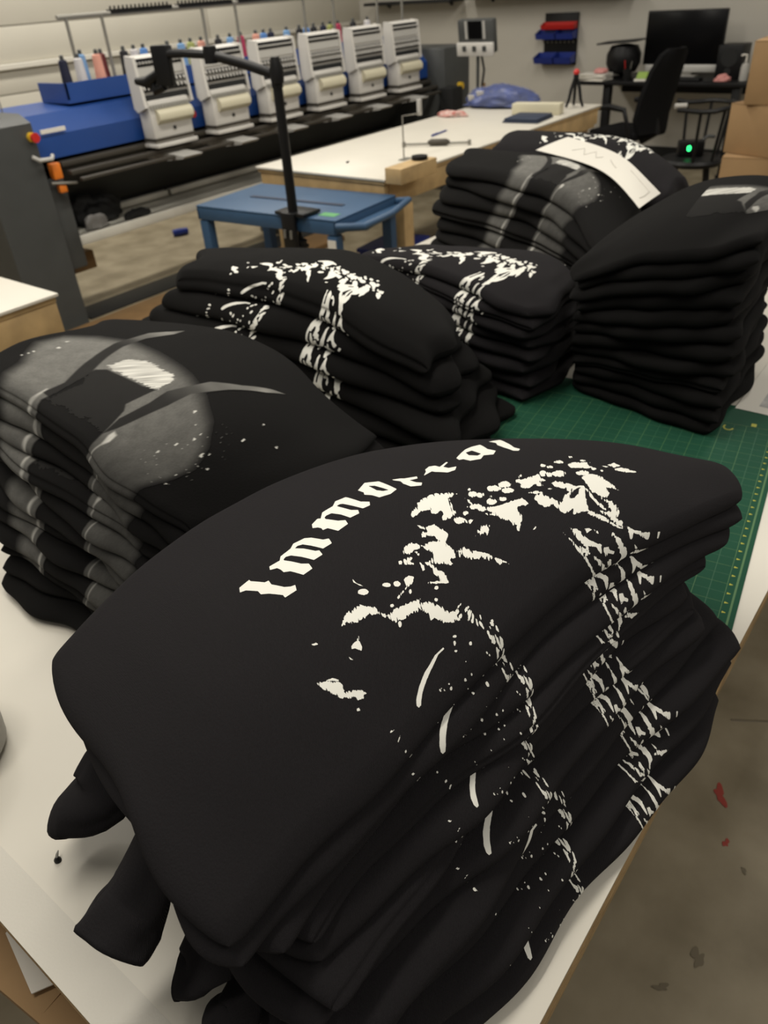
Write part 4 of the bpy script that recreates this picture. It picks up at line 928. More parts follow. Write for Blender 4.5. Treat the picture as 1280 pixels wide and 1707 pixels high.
# the six heads
HP = 0.525
for k in range(6):
    x = 3.31 + HP * k
    prof = [(4.485, 1.165), (4.49, 1.19), (4.515, 1.44), (4.59, 1.45), (4.60, 1.40), (4.60, 1.16), (4.57, 1.135)]
    case = mp('sewing_head', MB().prism(prof, x - 0.008, x + 0.014, 'x').prism(prof, x + 0.375, x + 0.388, 'x').prism([(4.515, 1.17), (4.535, 1.43), (4.61, 1.445), (4.62, 1.17)], x + 0.012, x + 0.376, 'x'), M_CASE)
    dy = 0.09
    def sl(z, o=0.0): return 4.517 + (z - 1.19) * dy - o
    for (za, zb, mt_, nm_, o_) in ((1.385, 1.428, M_BLACK, 'tension_row', 0.012), (1.335, 1.383, M_SILV, 'tension_plate', 0.010), (1.290, 1.318, M_BLACK, 'thread_bar', 0.014), (1.246, 1.274, M_BLACK, 'thread_bar', 0.014), (1.192, 1.230, M_DARK, 'name_plate', 0.012)):
        mb = MB()
        ya, yb = sl(za, o_), sl(zb, o_)
        mb.add([(x + 0.016, ya, za), (x + 0.373, ya, za), (x + 0.373, yb, zb), (x + 0.016, yb, zb), (x + 0.016, ya + 0.02, za), (x + 0.373, ya + 0.02, za), (x + 0.373, yb + 0.02, zb), (x + 0.016, yb + 0.02, zb)],
               [(0, 1, 2, 3), (7, 6, 5, 4), (0, 4, 5, 1), (1, 5, 6, 2), (2, 6, 7, 3), (3, 7, 4, 0)])
        sub(nm_, mb, mt_, case, smooth=False)
    mb = MB()
    for i in range(15):
        xx = x + 0.022 + i * 0.0245; z = 1.405; y = sl(z, 0.014)
        mb.tube([(xx, y, z), (xx, y - 0.012, z - 0.002)], [0.008, 0.005], 8)
    sub('tension_knobs', mb, M_SILV, case)['kind'] = 'stuff'
    for z in (1.306, 1.27):
        mb = MB()
        for i in range(12):
            xx = x + 0.028 + i * 0.030; y = sl(z, 0.024)
            mb.tube([(xx, y + 0.006, z + 0.006), (xx, y - 0.004, z - 0.010)], 0.0055, 6)
        sub('take_up_levers', mb, M_CASE, case)['kind'] = 'stuff'
    fp = sub('face_plate', MB().bx(x + 0.02, x + 0.345, 4.485, 4.60, 0.955, 1.20, bev=0.01), M_CASE, case)
    nd = MB()
    for i in range(15):
        nd.cyl((x + 0.03 + i * 0.021, 4.482, 1.175), (x + 0.03 + i * 0.021, 4.474, 1.150), 0.006, n=6)
    sub('needle_clamps', nd, M_STEEL, case)['kind'] = 'stuff'
    rl = [(4.485, 1.150), (4.462, 1.140), (4.447, 1.115), (4.450, 1.088), (4.470, 1.068), (4.487, 1.060)]
    sub('roller_cover', MB().prism(rl, x + 0.06, x + 0.343, 'x'), M_CREAM, case)
    sub('needle_bar_cap', MB().cyl((x + 0.19, 4.485, 1.03), (x + 0.19, 4.478, 1.03), 0.011), M_DARK, case)
    sub('presser_bar', MB().bx(x + 0.018, x + 0.348, 4.478, 4.60, 0.965, 0.985), M_RAIL, case)
    sub('lip', MB().bx(x + 0.014, x + 0.352, 4.465, 4.62, 0.93, 0.953, bev=0.004), M_CASE, case)
    sub('hook_arm', MB().prism([(4.50, 0.84), (4.35, 0.86), (4.33, 0.875), (4.50, 0.885), (4.80, 0.885), (4.80, 0.84)], x + 0.10, x + 0.26, 'x'), M_SILV, case)
# rails, underside and the pale catch tray
mp('rail', MB().bx(2.70, 6.62, 4.60, 4.66, 0.925, 0.955, bev=0.004), M_RAIL)
mp('rail', MB().bx(2.70, 6.62, 4.52, 4.57, 0.885, 0.912, bev=0.004), M_RAIL)
mp('rail', MB().bx(2.70, 6.62, 4.42, 4.45, 0.86, 0.880, bev=0.004), M_RAIL)
mp('under_panel', MB().bx(2.70, 6.62, 5.13, 5.16, 0.48, 0.98), M_DARK, False)
mp('under_deck', MB().bx(2.70, 6.62, 4.70, 5.13, 0.90, 0.92), M_UNDER, False)
mp('under_skirt', MB().prism([(5.12, 0.56), (5.14, 0.56), (4.72, 0.905), (4.70, 0.905)], 2.72, 6.62, 'x'), M_UNDER, False)
ty = mp('catch_tray', MB().bx(2.71, 6.60, 4.70, 5.12, 0.478, 0.492), M_TRAY, False)
sub('tray_lip', MB().bx(2.71, 6.60, 4.685, 4.70, 0.44, 0.50, bev=0.004), M_TRAY, ty)
sub('tray_back_rail', MB().bx(2.71, 3.76, 5.05, 5.10, 0.50, 0.54, bev=0.005), M_TRAY, ty)
sub('tray_back_rail', MB().bx(3.79, 6.60, 5.05, 5.10, 0.50, 0.54, bev=0.005), M_TRAY, ty)
for x in (4.7, 6.0):
    mp('foot', MB().bx(x, x + 0.1, 4.8, 5.12, 0.0, 0.478, bev=0.005), M_DGREY)
# thread cones, each standing on the tray
CONES = [((0.006, 0.008, 0.03), 'navy'), ((0.60, 0.58, 0.58), 'white'), ((0.18, 0.34, 0.58), 'light blue'), ((0.70, 0.33, 0.25), 'salmon pink'), ((0.13, 0.02, 0.02), 'dark red'),
         ((0.012, 0.012, 0.014), 'black'), ((0.10, 0.24, 0.55), 'mid blue'), ((0.45, 0.04, 0.10), 'crimson'), ((0.35, 0.38, 0.12), 'olive')]
CM = [mat('thread_' + n.replace(' ', '_'), c, 0.7) for c, n in CONES]
def cone(x, y, ci, label, sc_=1.0):
    t = thing('thread_cone', label, 'thread cone', (x, y, 1.246), 0, 'thread cones on the machine tray')
    MB().lathe([(0.036 * sc_, 0), (0.036 * sc_, 0.012), (0.026 * sc_, 0.20 * sc_), (0.014, 0.207 * sc_)], n=18).build('thread', CM[ci], t)
    MB().lathe([(0.013, 0.207 * sc_), (0.012, 0.228 * sc_), (0.006, 0.232 * sc_)], n=12).build('cone_tip', M_DGREY, t)
    return t
for (x, ci) in ((3.07, 0), (3.18, 1)):
    cone(x, 4.90, ci, '%s thread cone on the blue tray left of the first sewing head' % CONES[ci][1])
for (x, y, ci, w_) in ((3.29, 5.03, 2, 'behind'), (3.30, 4.87, 3, 'beside')):
    cone(x, y, ci, '%s thread cone %s the left corner of the first sewing head' % (CONES[ci][1], w_), 1.05)
hn = ['first', 'second', 'third', 'fourth', 'fifth', 'sixth']
pat = [[(0.12, 4, 1.1), (0.30, 5, 1.12), (0.385, 1, 1.1), (0.465, 6, 1.1)], [(0.15, 5, 1.1), (0.27, 2, 1.1), (0.36, 8, 1.1), (0.46, 3, 1.1)], [(0.10, 5, 1.08), (0.22, 2, 1.1), (0.33, 7, 1.12), (0.49, 3, 1.12)],
       [(0.05, 6, 1.1), (0.13, 0, 1.1), (0.31, 2, 1.12), (0.46, 5, 1.1)], [(0.02, 6, 1.1), (0.11, 5, 1.1), (0.23, 0, 1.1), (0.32, 8, 1.1), (0.42, 7, 1.1)], [(0.1, 5, 1.0), (0.3, 1, 1.0)]]
for k in range(6):
    for (dx, ci, sc_) in pat[k]:
        cone(3.31 + HP * k + dx, 5.01, ci, '%s thread cone showing over the %s sewing head from the left' % (CONES[ci][1], hn[k]), 1.02)
# dark cloth and film dropped on the tray
def crumple(name, loc, dims, seed, mt, label, cat_, group=None, amp=0.35, n=28):
    """closed, crumpled lump of cloth or film"""
    V = []; F = []
    rnd_ = random.Random(seed)
    for i in range(n + 1):
        ph = math.pi * i / n
        for j in range(2 * n):
            th_ = math.pi * j / n
            d = np.array([math.sin(ph) * math.cos(th_), math.sin(ph) * math.sin(th_), math.cos(ph)])
            V.append(d)
    V = np.array(V)
    nz = vnoise(V[:, 0] * 2.1 + 5, V[:, 1] * 2.1 + V[:, 2] * 1.7, seed) * 0.6 + vnoise(V[:, 0] * 5 + V[:, 2] * 4, V[:, 1] * 5, seed + 1) * 0.3 + vnoise(V[:, 0] * 11, V[:, 1] * 11 + V[:, 2] * 9, seed + 2) * 0.18
    V = V * (1 + amp * nz)[:, None] * np.array(dims)
    V[:, 2] = np.where(V[:, 2] < 0, V[:, 2] * 0.12, V[:, 2])
    V[:, 2] -= V[:, 2].min()
    m_ = 2 * n
    for i in range(n):
        for j in range(m_):
            F.append((i * m_ + j, (i + 1) * m_ + j, (i + 1) * m_ + (j + 1) % m_, i * m_ + (j + 1) % m_))
    o = link_mesh(name, V, F, mt, None, loc, True)
    return tag(o, label, cat_, group)
crumple('dark_cloth', (3.04, 4.915, 0.495), (0.19, 0.085, 0.17), 3, M_DARK, 'crumpled black cloth heaped on the pale tray under the machine', 'cloth')
crumple('plastic_film', (2.93, 4.765, 0.495), (0.09, 0.035, 0.08), 5, M_GFILM, 'crumpled clear grey film in front of the black cloth heap', 'film')
crumple('dark_rag', (3.24, 4.755, 0.495), (0.11, 0.03, 0.05), 8, M_DARK, 'small flat black rag at the tray edge beside the cloth heap', 'cloth')
# control panel on its post
cp = thing('control_panel', 'grey control panel with dark screen on a post beyond the machine', 'control panel', (6.45, 4.02, 0))
part('post', MB().tube([(6.50, 4.02, 0.02), (6.50, 4.02, 1.19)], 0.014, 10), M_DGREY, cp)
part('base', MB().bx(6.35, 6.65, 3.87, 4.17, 0, 0.03, bev=0.008), M_DGREY, cp)
hd = part('housing', MB().box((6.49, 4.02, 1.30), (0.07, 0.35, 0.25), ry=-0.15, bev=0.012), M_DGREY, cp)
def on_panel(name, dy, dz, w_, h_, mt, th_=0.008):
    o = part(name, MB().box((6.448 - math.sin(-0.15) * 0, 4.02 + dy, 1.30 + dz), (th_, w_, h_), ry=-0.15), mt, cp); o.parent = hd; return o
for (dy, w_) in ((0.088, 0.022), (-0.088, 0.022)):
    on_panel('speaker_strip', dy, 0.045, w_, 0.13, M_SILV)
on_panel('screen', 0.0, 0.045, 0.13, 0.13, M_SCREEN)
kp = part('keypad', MB().box((6.455, 4.02, 1.205), (0.03, 0.36, 0.10), ry=-0.15, bev=0.006), M_CASE, cp)
for dy in (0.10, 0.0, -0.10):
    o = part('key', MB().box((6.436, 4.02 + dy, 1.21), (0.008, 0.035, 0.04), ry=-0.15), M_DGREY, cp); o.parent = kp
part('cable', MB().tube([(6.49, 3.98, 1.17), (6.49, 3.95, 1.05), (6.48, 3.96, 0.95), (6.49, 3.98, 0.80)], 0.010, 8), M_BLACK, cp)
part('cable', MB().tube([(6.50, 3.96, 0.95), (6.49, 3.955, 0.86)], 0.018, 8), M_BOARD, cp)
# ---------------------------------------------------------------- middle white table and what lies on it
mt_ = thing('work_table', 'white topped wooden table in the middle of the room before the sewing machine', 'table', (4.8, 3.2, 0))
part('table_top', MB().bx(3.45, 6.22, 2.72, 3.72, TZ - 0.012, TZ, bev=0.002), M_LAM, mt_)
part('board', MB().bx(3.46, 6.21, 2.73, 3.71, TZ - 0.03, TZ - 0.013), M_PINE, mt_)
part('apron', MB().bx(3.47, 3.51, 2.74, 3.70, TZ - 0.13, TZ - 0.03, bev=0.002), M_PINE, mt_)
part('apron', MB().bx(6.16, 6.20, 2.74, 3.70, TZ - 0.13, TZ - 0.03, bev=0.002), M_PINE, mt_)
part('apron', MB().bx(3.515, 6.155, 2.74, 2.78, TZ - 0.15, TZ - 0.03, bev=0.002), M_PINE, mt_)
part('apron', MB().bx(3.515, 6.155, 3.66, 3.70, TZ - 0.13, TZ - 0.03, bev=0.002), M_PINE, mt_)
for (x, y) in ((3.53, 2.668), (3.56, 3.61), (6.10, 2.83), (6.10, 3.61)):
    part('leg', MB().box((x, y, 0.36), (0.09, 0.09, 0.72), bev=0.004), M_PINE, mt_)
part('stretcher', MB().bx(6.06, 6.14, 2.86, 3.58, 0.5, 0.57, bev=0.003), M_PINE, mt_)
solo('wood_block', MB().box((0, 0, 0.04), (0.34, 0.11, 0.08), bev=0.004), M_PINE, 'short pine block on the leg top at the near corner of the middle table', 'wood block', (3.62, 2.66, TZ - 0.02), 0.0)
solo('tape_roll', MB().lathe([(0.03, 0), (0.045, 0.002), (0.045, 0.02), (0.03, 0.022)], n=20), M_BLACK, 'small black roll on top of the pine block', 'roll', (3.70, 2.66, TZ + 0.061))
wf = thing('wire_stand', 'thin bent metal wire frame standing on the middle table', 'wire frame', (3.93, 2.94, TZ))
MB().tube([(0, 0, 0.0), (0, 0, 0.235), (0.17, 0, 0.225)], 0.0045, 8).build('wire', M_STEEL, wf)
MB().bx(0.162, 0.185, -0.012, 0.012, 0.215, 0.30, bev=0.003).build('bracket', M_SILV, wf)
MB().bx(-0.03, 0.05, -0.02, 0.02, 0.0, 0.006, bev=0.001).build('foot', M_STEEL, wf)
bc = thing('bar_clamp', 'grey metal bar clamp lying across the middle table', 'clamp', (4.37, 3.0, TZ), math.atan2(-0.388, 0.207))
MB().cyl((-0.21, 0, 0.015), (0.21, 0, 0.015), 0.007, n=10).build('bar', M_STEEL, bc)
MB().tube([(-0.06, 0, 0.02), (-0.04, 0, 0.022), (0.06, 0, 0.022), (0.08, 0, 0.02)], [0.010, 0.02, 0.02, 0.010], 12).build('handle', M_RAIL, bc)
MB().bx(-0.225, -0.205, -0.012, 0.012, 0.0, 0.03, bev=0.002).build('jaw', M_STEEL, bc)
MB().bx(0.195, 0.215, -0.012, 0.012, 0.0, 0.03, bev=0.002).build('jaw', M_STEEL, bc)
pn = thing('pen', 'blue pen lying on the middle table', 'pen', (4.755, 3.24, TZ + 0.006), 0.12)
MB().cyl((-0.12, 0, 0), (0.08, 0, 0), 0.0055, n=10).build('barrel', M_BIN, pn)
MB().cyl((0.08, 0, 0), (0.11, 0, 0), 0.0055, 0.0015, n=10).build('tip', M_BIN, pn)
MB().bx(-0.11, -0.04, -0.002, 0.002, 0.005, 0.008).build('clip', M_BIN, pn)
crumple('paper_scrap', (5.44, 3.60, TZ), (0.07, 0.13, 0.035), 12, M_TISSUE, 'crumpled white and red paper scrap near the far edge of the middle table', 'paper')
solo('small_screw', MB().tube([(0, 0, 0.004), (0.03, 0.01, 0.006)], [0.006, 0.003], 8), M_BLKM, 'tiny dark screw on the bare front of the middle table', 'screw', (3.73, 3.22, TZ))
bg = crumple('garment_bag', (6.03, 3.50, TZ), (0.25, 0.31, 0.13), 14, M_PBAG, 'blue garments in a shiny clear plastic bag on the middle table', 'bag', amp=0.22, n=40)
V_ = np.array([v.co[:] for v in bg.data.vertices]) * np.array([1.03, 1.03, 1.06]) + np.array([0, 0, 0.001])
link_mesh('plastic_wrap', V_, [tuple(p.vertices) for p in bg.data.polygons], M_POLY, bg, None, True)
for (x, y, z, w_, h_, a_) in ((-0.17, 0.10, 0.10, 0.06, 0.04, 0.3), (-0.19, 0.17, 0.07, 0.05, 0.05, 0.2)):
    MB().box((x, y, z), (0.003, w_, h_), ry=-0.5, rz=a_).build('white_tag', M_PAPER, bg)
solo('cream_box', MB().bx(-0.05, 0.05, -0.185, 0.185, 0, 0.075, bev=0.006), M_CREAM, 'long cream coloured box before the blue bag on the middle table', 'box', (5.68, 2.99, TZ), 0.16)
nv = thing('folded_navy_cloth', 'flat folded navy blue cloth beside the cream box', 'cloth', (5.42, 2.92, TZ), 0.1)
MB().bx(-0.15, 0.15, -0.13, 0.14, 0, 0.014, bev=0.006).build('lower_fold', M_NAVY, nv)
MB().bx(-0.145, 0.14, -0.125, 0.13, 0.0145, 0.03, bev=0.007).build('upper_fold', M_NAVY, nv)
tp = thing('mini_tripod', 'small black flexible tripod with a red top on the middle table', 'tripod', (6.02, 2.86, TZ))
for k in range(3):
    a = 0.5 + k * 2.094
    MB().tube([(0.012 * math.cos(a), 0.012 * math.sin(a), 0.20), (0.035 * math.cos(a), 0.035 * math.sin(a), 0.13), (0.05 * math.cos(a), 0.05 * math.sin(a), 0.06), (0.072 * math.cos(a), 0.072 * math.sin(a), 0.010)], [0.010, 0.013, 0.012, 0.010], 8).build('leg', M_BLACK, tp)
MB().lathe([(0.018, 0.195), (0.022, 0.21), (0.018, 0.225)], n=14).build('hub', M_BLACK, tp)
MB().lathe([(0.022, 0.225), (0.024, 0.24), (0.014, 0.255), (0.005, 0.26)], n=14).build('head', M_RED, tp)

# ---------------------------------------------------------------- left work table corner
lt = thing('work_table', 'white topped pine table corner at the left edge of the photo', 'table', (0.75, 3.3, 0))
part('table_top', MB().bx(0.1, 1.43, 2.715, 3.95, TZ - 0.012, TZ, bev=0.002), M_LAM, lt)
part('board', MB().bx(0.11, 1.42, 2.725, 3.94, TZ - 0.03, TZ - 0.013), M_PINE, lt)
part('apron', MB().bx(0.12, 1.42, 2.73, 2.77, TZ - 0.155, TZ - 0.03, bev=0.003), M_PINE, lt)
part('apron', MB().bx(1.37, 1.41, 2.78, 3.93, TZ - 0.155, TZ - 0.03, bev=0.003), M_PINE, lt)
for (x, y) in ((0.2, 2.82), (1.32, 2.82), (0.2, 3.85), (1.32, 3.85)):
    part('leg', MB().box((x, y, 0.345), (0.09, 0.09, 0.69), bev=0.004), M_PINE, lt)

# ---------------------------------------------------------------- blue cart
CZ = 0.78
ca = thing('utility_cart', 'blue steel utility cart with lipped top behind the shirt piles', 'cart', (3.13, 3.10, 0), 0.08)
cw, cl = 0.56, 0.96          # local x depth, local y length
MB().bx(-cw / 2, cw / 2, -cl / 2, cl / 2, CZ - 0.012, CZ, bev=0.004).build('top', M_CART, ca)
MB().bx(-cw / 2, -cw / 2 + 0.02, -cl / 2, cl / 2, CZ - 0.075, CZ - 0.012, bev=0.004).build('front_rim', M_CART, ca)
MB().bx(cw / 2 - 0.02, cw / 2, -cl / 2, cl / 2, CZ - 0.075, CZ - 0.012, bev=0.004).build('back_rim', M_CART, ca)
MB().bx(-cw / 2, cw / 2, cl / 2 - 0.02, cl / 2, CZ - 0.075, CZ - 0.012, bev=0.004).build('side_rim', M_CART, ca)
MB().bx(-cw / 2, cw / 2, -cl / 2, -cl / 2 + 0.02, CZ - 0.075, CZ - 0.012, bev=0.004).build('side_rim', M_CART, ca)
MB().bx(-0.03, 0.0, -0.34, 0.30, CZ, CZ + 0.004).build('seam', M_NAVY, ca)
MB().prism([(-cw / 2, -cl / 2 - 0.001), (cw / 2, -cl / 2 - 0.001), (cw / 2 + 0.02, -cl / 2 - 0.05), (-cw / 2 + 0.08, -cl / 2 - 0.13)], CZ - 0.055, CZ - 0.045, 'z').build('side_tray', M_CART, ca)
MB().tube([(-cw / 2 + 0.0, -cl / 2, CZ - 0.03), (-cw / 2 + 0.06, -cl / 2 - 0.13, CZ - 0.03), (0.0, -cl / 2 - 0.15, CZ - 0.02), (cw / 2, -cl / 2 - 0.08, CZ - 0.02), (cw / 2, -cl / 2, CZ - 0.03)], 0.017, 10).build('handle', M_CART, ca)
for sx in (-1, 1):
    for sy in (-1, 1):
        MB().box((sx * (cw / 2 - 0.03), sy * (cl / 2 - 0.035), (CZ - 0.08) / 2 + 0.035), (0.055, 0.06, CZ - 0.15), bev=0.004).build('leg', M_CART, ca)
        c_ = MB().cyl((sx * (cw / 2 - 0.03), sy * (cl / 2 - 0.035) - 0.015, 0.037), (sx * (cw / 2 - 0.03), sy * (cl / 2 - 0.035) + 0.015, 0.037), 0.036).build('caster', M_BLACK, ca)
MB().bx(-cw / 2 + 0.02, cw / 2 - 0.02, -cl / 2 + 0.07, cl / 2 - 0.07, 0.18, 0.20).build('lower_shelf', M_CART, ca)
MB().bx(-cw / 2 + 0.055, -cw / 2 + 0.115, -0.43, -0.33, CZ, CZ + 0.0015).build('green_sticker', M_STICK, ca)
MB().box((-cw / 2 - 0.0005, -cl / 2 + 0.035, CZ - 0.18), (0.004, 0.05, 0.16)).build('label_strip', M_PAPER, ca)
# ---------------------------------------------------------------- clamp post with phone arm
px_, py_ = 2.875, 2.87
cs = thing('phone_clamp_stand', 'tall black clamp post with folding arm and phone holder on the blue cart', 'stand', (px_, py_, CZ))
MB().bx(-0.035, 0.10, -0.10, 0.10, 0.005, 0.022, bev=0.004).build('clamp_plate', M_BLKM, cs)
MB().bx(-0.05, -0.028, -0.045, 0.045, -0.17, 0.022, bev=0.004).build('clamp_bracket', M_BLKM, cs)
MB().bx(-0.045, 0.06, -0.03, 0.03, -0.17, -0.15, bev=0.004).build('clamp_jaw', M_BLKM, cs)
for y in (-0.022, 0.022):
    MB().tube([(-0.054, y, -0.06), (-0.057, y, -0.10)], 0.007, 8).build('clamp_screw', M_STEEL, cs)
MB().lathe([(0.03, -0.15), (0.034, -0.13), (0.012, -0.12), (0.008, -0.08)], (0.03, 0, 0), n=14).build('clamp_knob', M_BLKM, cs)
po = MB().cyl((0, 0, 0.022), (0, 0, 0.625), 0.025, 0.023, n=18).build('post', M_BLKM, cs)
MB().lathe([(0.027, 0.575), (0.027, 0.63), (0.015, 0.64)], n=18).build('post_cap', M_BLKM, cs)
def wpt(p): return (p[0] * 0.941 - px_, p[1] * 0.941 - py_, 1.735 - (1.735 - p[2]) * 0.941 - CZ)
arm = [wpt((3.055, 3.05, 1.385)), wpt((2.98, 3.19, 1.44)), wpt((2.90, 3.33, 1.487))]
MB().tube(arm, 0.022, 12).build('arm', M_BLKM, cs)
MB().lathe([(0.03, -0.035), (0.034, 0.0), (0.03, 0.035)], arm[2], n=16).build('elbow', M_BLKM, cs)
MB().lathe([(0.03, -0.045), (0.034, 0.0), (0.02, 0.06)], wpt((3.05, 3.04, 1.40)), n=16).build('elbow', M_BLKM, cs)
MB().tube([arm[2], wpt((2.83, 3.45, 1.50)), wpt((2.80, 3.53, 1.50))], 0.018, 12).build('fore_arm', M_BLKM, cs)
hb = MB().box(wpt((2.79, 3.57, 1.45)), (0.04, 0.09, 0.17), rz=0.3, bev=0.008).build('holder_head', M_BLACK, cs)
MB().tube([wpt((2.78, 3.60, 1.42)), wpt((2.76, 3.68, 1.38)), wpt((2.75, 3.76, 1.385))], [0.022, 0.028, 0.016], 10).build('holder_grip', M_BLACK, cs)
MB().tube([wpt((2.78, 3.58, 1.36)), wpt((2.77, 3.64, 1.34)), wpt((2.77, 3.66, 1.40))], [0.018, 0.022, 0.014], 10).build('holder_grip', M_BLACK, cs)
# ---------------------------------------------------------------- things on the floor
solo('blue_scrap', MB().tube([(0, 0, 0.03), (0.05, -0.03, 0.033), (0.12, -0.05, 0.03)], [0.03, 0.032, 0.028], 8), M_BIN, 'blue plastic scrap on the floor below the machine tray', 'plastic', (4.22, 5.72, 0.0))
solo('floor_board', MB().bx(-1.3, 1.3, -0.14, 0.14, 0, 0.04, bev=0.004), M_BOARD, 'long brown board lying on the floor by the machine cabinet', 'board', (3.5, 4.35, 0), 0.02)
solo('wood_block', MB().bx(-0.09, 0.09, -0.08, 0.08, 0, 0.12, bev=0.005), M_BOARD, 'dark brown block on the floor at the foot of the machine cabinet', 'wood block', (2.86, 5.02, 0.205), 0.0)
solo('dark_floor_strip', MB().bx(-1.6, 1.6, -0.12, 0.12, 0, 0.012, bev=0.003), M_DARK, 'long black strip on the floor along the machine', 'mat', (4.2, 4.72, 0), 0.0)  # thin black strip laid flat on the floor beside the machine
bx_ = thing('storage_bin', 'dark blue plastic bin on the floor under the blue cart handle', 'bin', (4.02, 3.12, 0), 0.1)
MB().prism([(-0.17, 0), (0.17, 0), (0.20, 0.30), (-0.20, 0.30)], -0.14, 0.14, 'y').build('body', M_BIN, bx_)
MB().bx(-0.215, 0.215, -0.155, 0.155, 0.30, 0.325, bev=0.005).build('rim', M_BIN, bx_)
# ---------------------------------------------------------------- desk corner at the back wall
dk = thing('desk', 'black topped desk against the back wall', 'desk', (8.35, 2.95, 0))
part('desk_top', MB().bx(7.97, 8.72, 2.10, 3.78, 0.765, 0.80, bev=0.004), M_BLACK, dk)
for y in (3.48, 2.25):
    part('leg', MB().bx(8.02, 8.10, y - 0.035, y + 0.035, 0.03, 0.765, bev=0.004), M_BLKM, dk)
    part('foot', MB().bx(7.98, 8.68, y - 0.04, y + 0.04, 0.0, 0.03, bev=0.004), M_BLKM, dk)
part('cross_bar', MB().bx(8.40, 8.44, 2.25, 3.48, 0.66, 0.72), M_BLKM, dk)
mo = thing('computer_monitor', 'large black computer monitor with silver chin on the desk', 'monitor', (8.36, 2.90, 0.80))
part('screen', MB().bx(8.34, 8.37, 2.54, 3.265, 0.915, 1.335, bev=0.006), M_SCREEN, mo)
part('bezel', MB().bx(8.352, 8.39, 2.53, 3.275, 0.905, 1.345, bev=0.008), M_BLACK, mo)
part('chin', MB().bx(8.338, 8.375, 2.56, 3.24, 0.845, 0.905, bev=0.005), M_SILV, mo)
part('stand', MB().bx(8.39, 8.43, 2.80, 3.00, 0.80, 1.10, bev=0.005), M_SILV, mo)
part('stand_foot', MB().bx(8.28, 8.46, 2.75, 3.05, 0.80, 0.81, bev=0.003), M_SILV, mo)
lp = thing('desk_lamp', 'black domed desk lamp with flat brim left of the monitor', 'lamp', (8.32, 3.46, 0.80))
MB().lathe([(0.09, 0), (0.10, 0.012), (0.02, 0.02)], n=24).build('base', M_BLACK, lp)
MB().lathe([(0.02, 0.02), (0.13, 0.05), (0.165, 0.12), (0.165, 0.20), (0.13, 0.27), (0.05, 0.285)], n=28).build('body', M_BLACK, lp)
MB().box((-0.02, 0.03, 0.305), (0.28, 0.40, 0.014), rx=-0.06, bev=0.005).build('brim', M_DARK, lp)
pc = thing('speaker_box', 'black computer speaker box right of the monitor', 'speaker', (8.36, 2.42, 0.80))
MB().bx(-0.12, 0.12, -0.11, 0.11, 0, 0.27, bev=0.006).build('cabinet', M_BLACK, pc)
MB().cyl((-0.121, 0, 0.17), (-0.126, 0, 0.17), 0.075, n=24).build('cone', M_DARK, pc)
MB().cyl((-0.121, 0, 0.06), (-0.126, 0, 0.06), 0.03, n=18).build('tweeter', M_DARK, pc)
kb = thing('keyboard', 'black keyboard on the desk before the monitor', 'keyboard', (8.10, 2.80, 0.80))
MB().bx(-0.06, 0.06, -0.20, 0.20, 0, 0.02, bev=0.004).build('base', M_BLACK, kb)
kk = MB()
for i in range(4):
    for j in range(13):
        kk.box((-0.042 + i * 0.028, -0.18 + j * 0.03, 0.023), (0.022, 0.024, 0.006))
kk.build('keys', M_DARK, kb)['kind'] = 'stuff'
sb = thing('pump_bottle', 'white pump soap bottle on the right end of the desk', 'bottle', (8.14, 2.24, 0.80))
MB().lathe([(0.034, 0), (0.036, 0.01), (0.036, 0.10), (0.028, 0.13), (0.012, 0.14), (0.012, 0.155)], n=20).build('bottle', M_GREYP, sb)
MB().tube([(0, 0, 0.155), (0, 0, 0.20), (-0.01, 0.03, 0.203), (-0.012, 0.045, 0.195)], 0.008, 8).build('pump', M_PAPER, sb)
crumple('pink_cloth', (8.06, 2.40, 0.80), (0.06, 0.07, 0.05), 31, M_PINK, 'crumpled pink cloth beside the soap bottle on the desk', 'cloth')
crumple('pink_cloth', (8.07, 3.58, 0.86), (0.05, 0.07, 0.045), 33, M_PINK, 'pink cloth lying on the white papers at the left desk end', 'cloth')
ppk = thing('paper_stack', 'untidy white paper stack on the left end of the desk', 'papers', (8.07, 3.63, 0.80))
for i in range(7):
    MB().box((0.004 * (i % 3), 0.006 * (i % 2), 0.004 + i * 0.008), (0.20, 0.28, 0.007), rz=0.1 * ((i * 5) % 4 - 1.5)).build('sheet', M_PAPER, ppk)
pcu = thing('pencil_cup', 'black pencil cup with pens near the desk lamp', 'cup', (8.06, 3.30, 0.80))
MB().lathe([(0.035, 0), (0.038, 0.10), (0.034, 0.10), (0.031, 0.01)], n=20).build('cup', M_BLACK, pcu)
for i, (a, l) in enumerate(((0.2, 0.19), (1.9, 0.17), (3.6, 0.20), (5.0, 0.16))):
    MB().cyl((0.012 * math.cos(a), 0.012 * math.sin(a), 0.015), (0.034 * math.cos(a), 0.034 * math.sin(a), l), 0.004, n=8).build('pen', (M_DARK, M_RED, M_BLACK, M_STEEL)[i], pcu)
gn = thing('note_pad', 'yellow green note pad on the desk left of the monitor', 'note pad', (8.06, 3.12, 0.80), 0.2)
MB().bx(-0.06, 0.06, -0.09, 0.09, 0, 0.018, bev=0.002).build('pages', M_PAPER, gn)
MB().box((0.01, 0, 0.045), (0.10, 0.15, 0.003), ry=-0.5).build('cover', M_GREEN, gn)
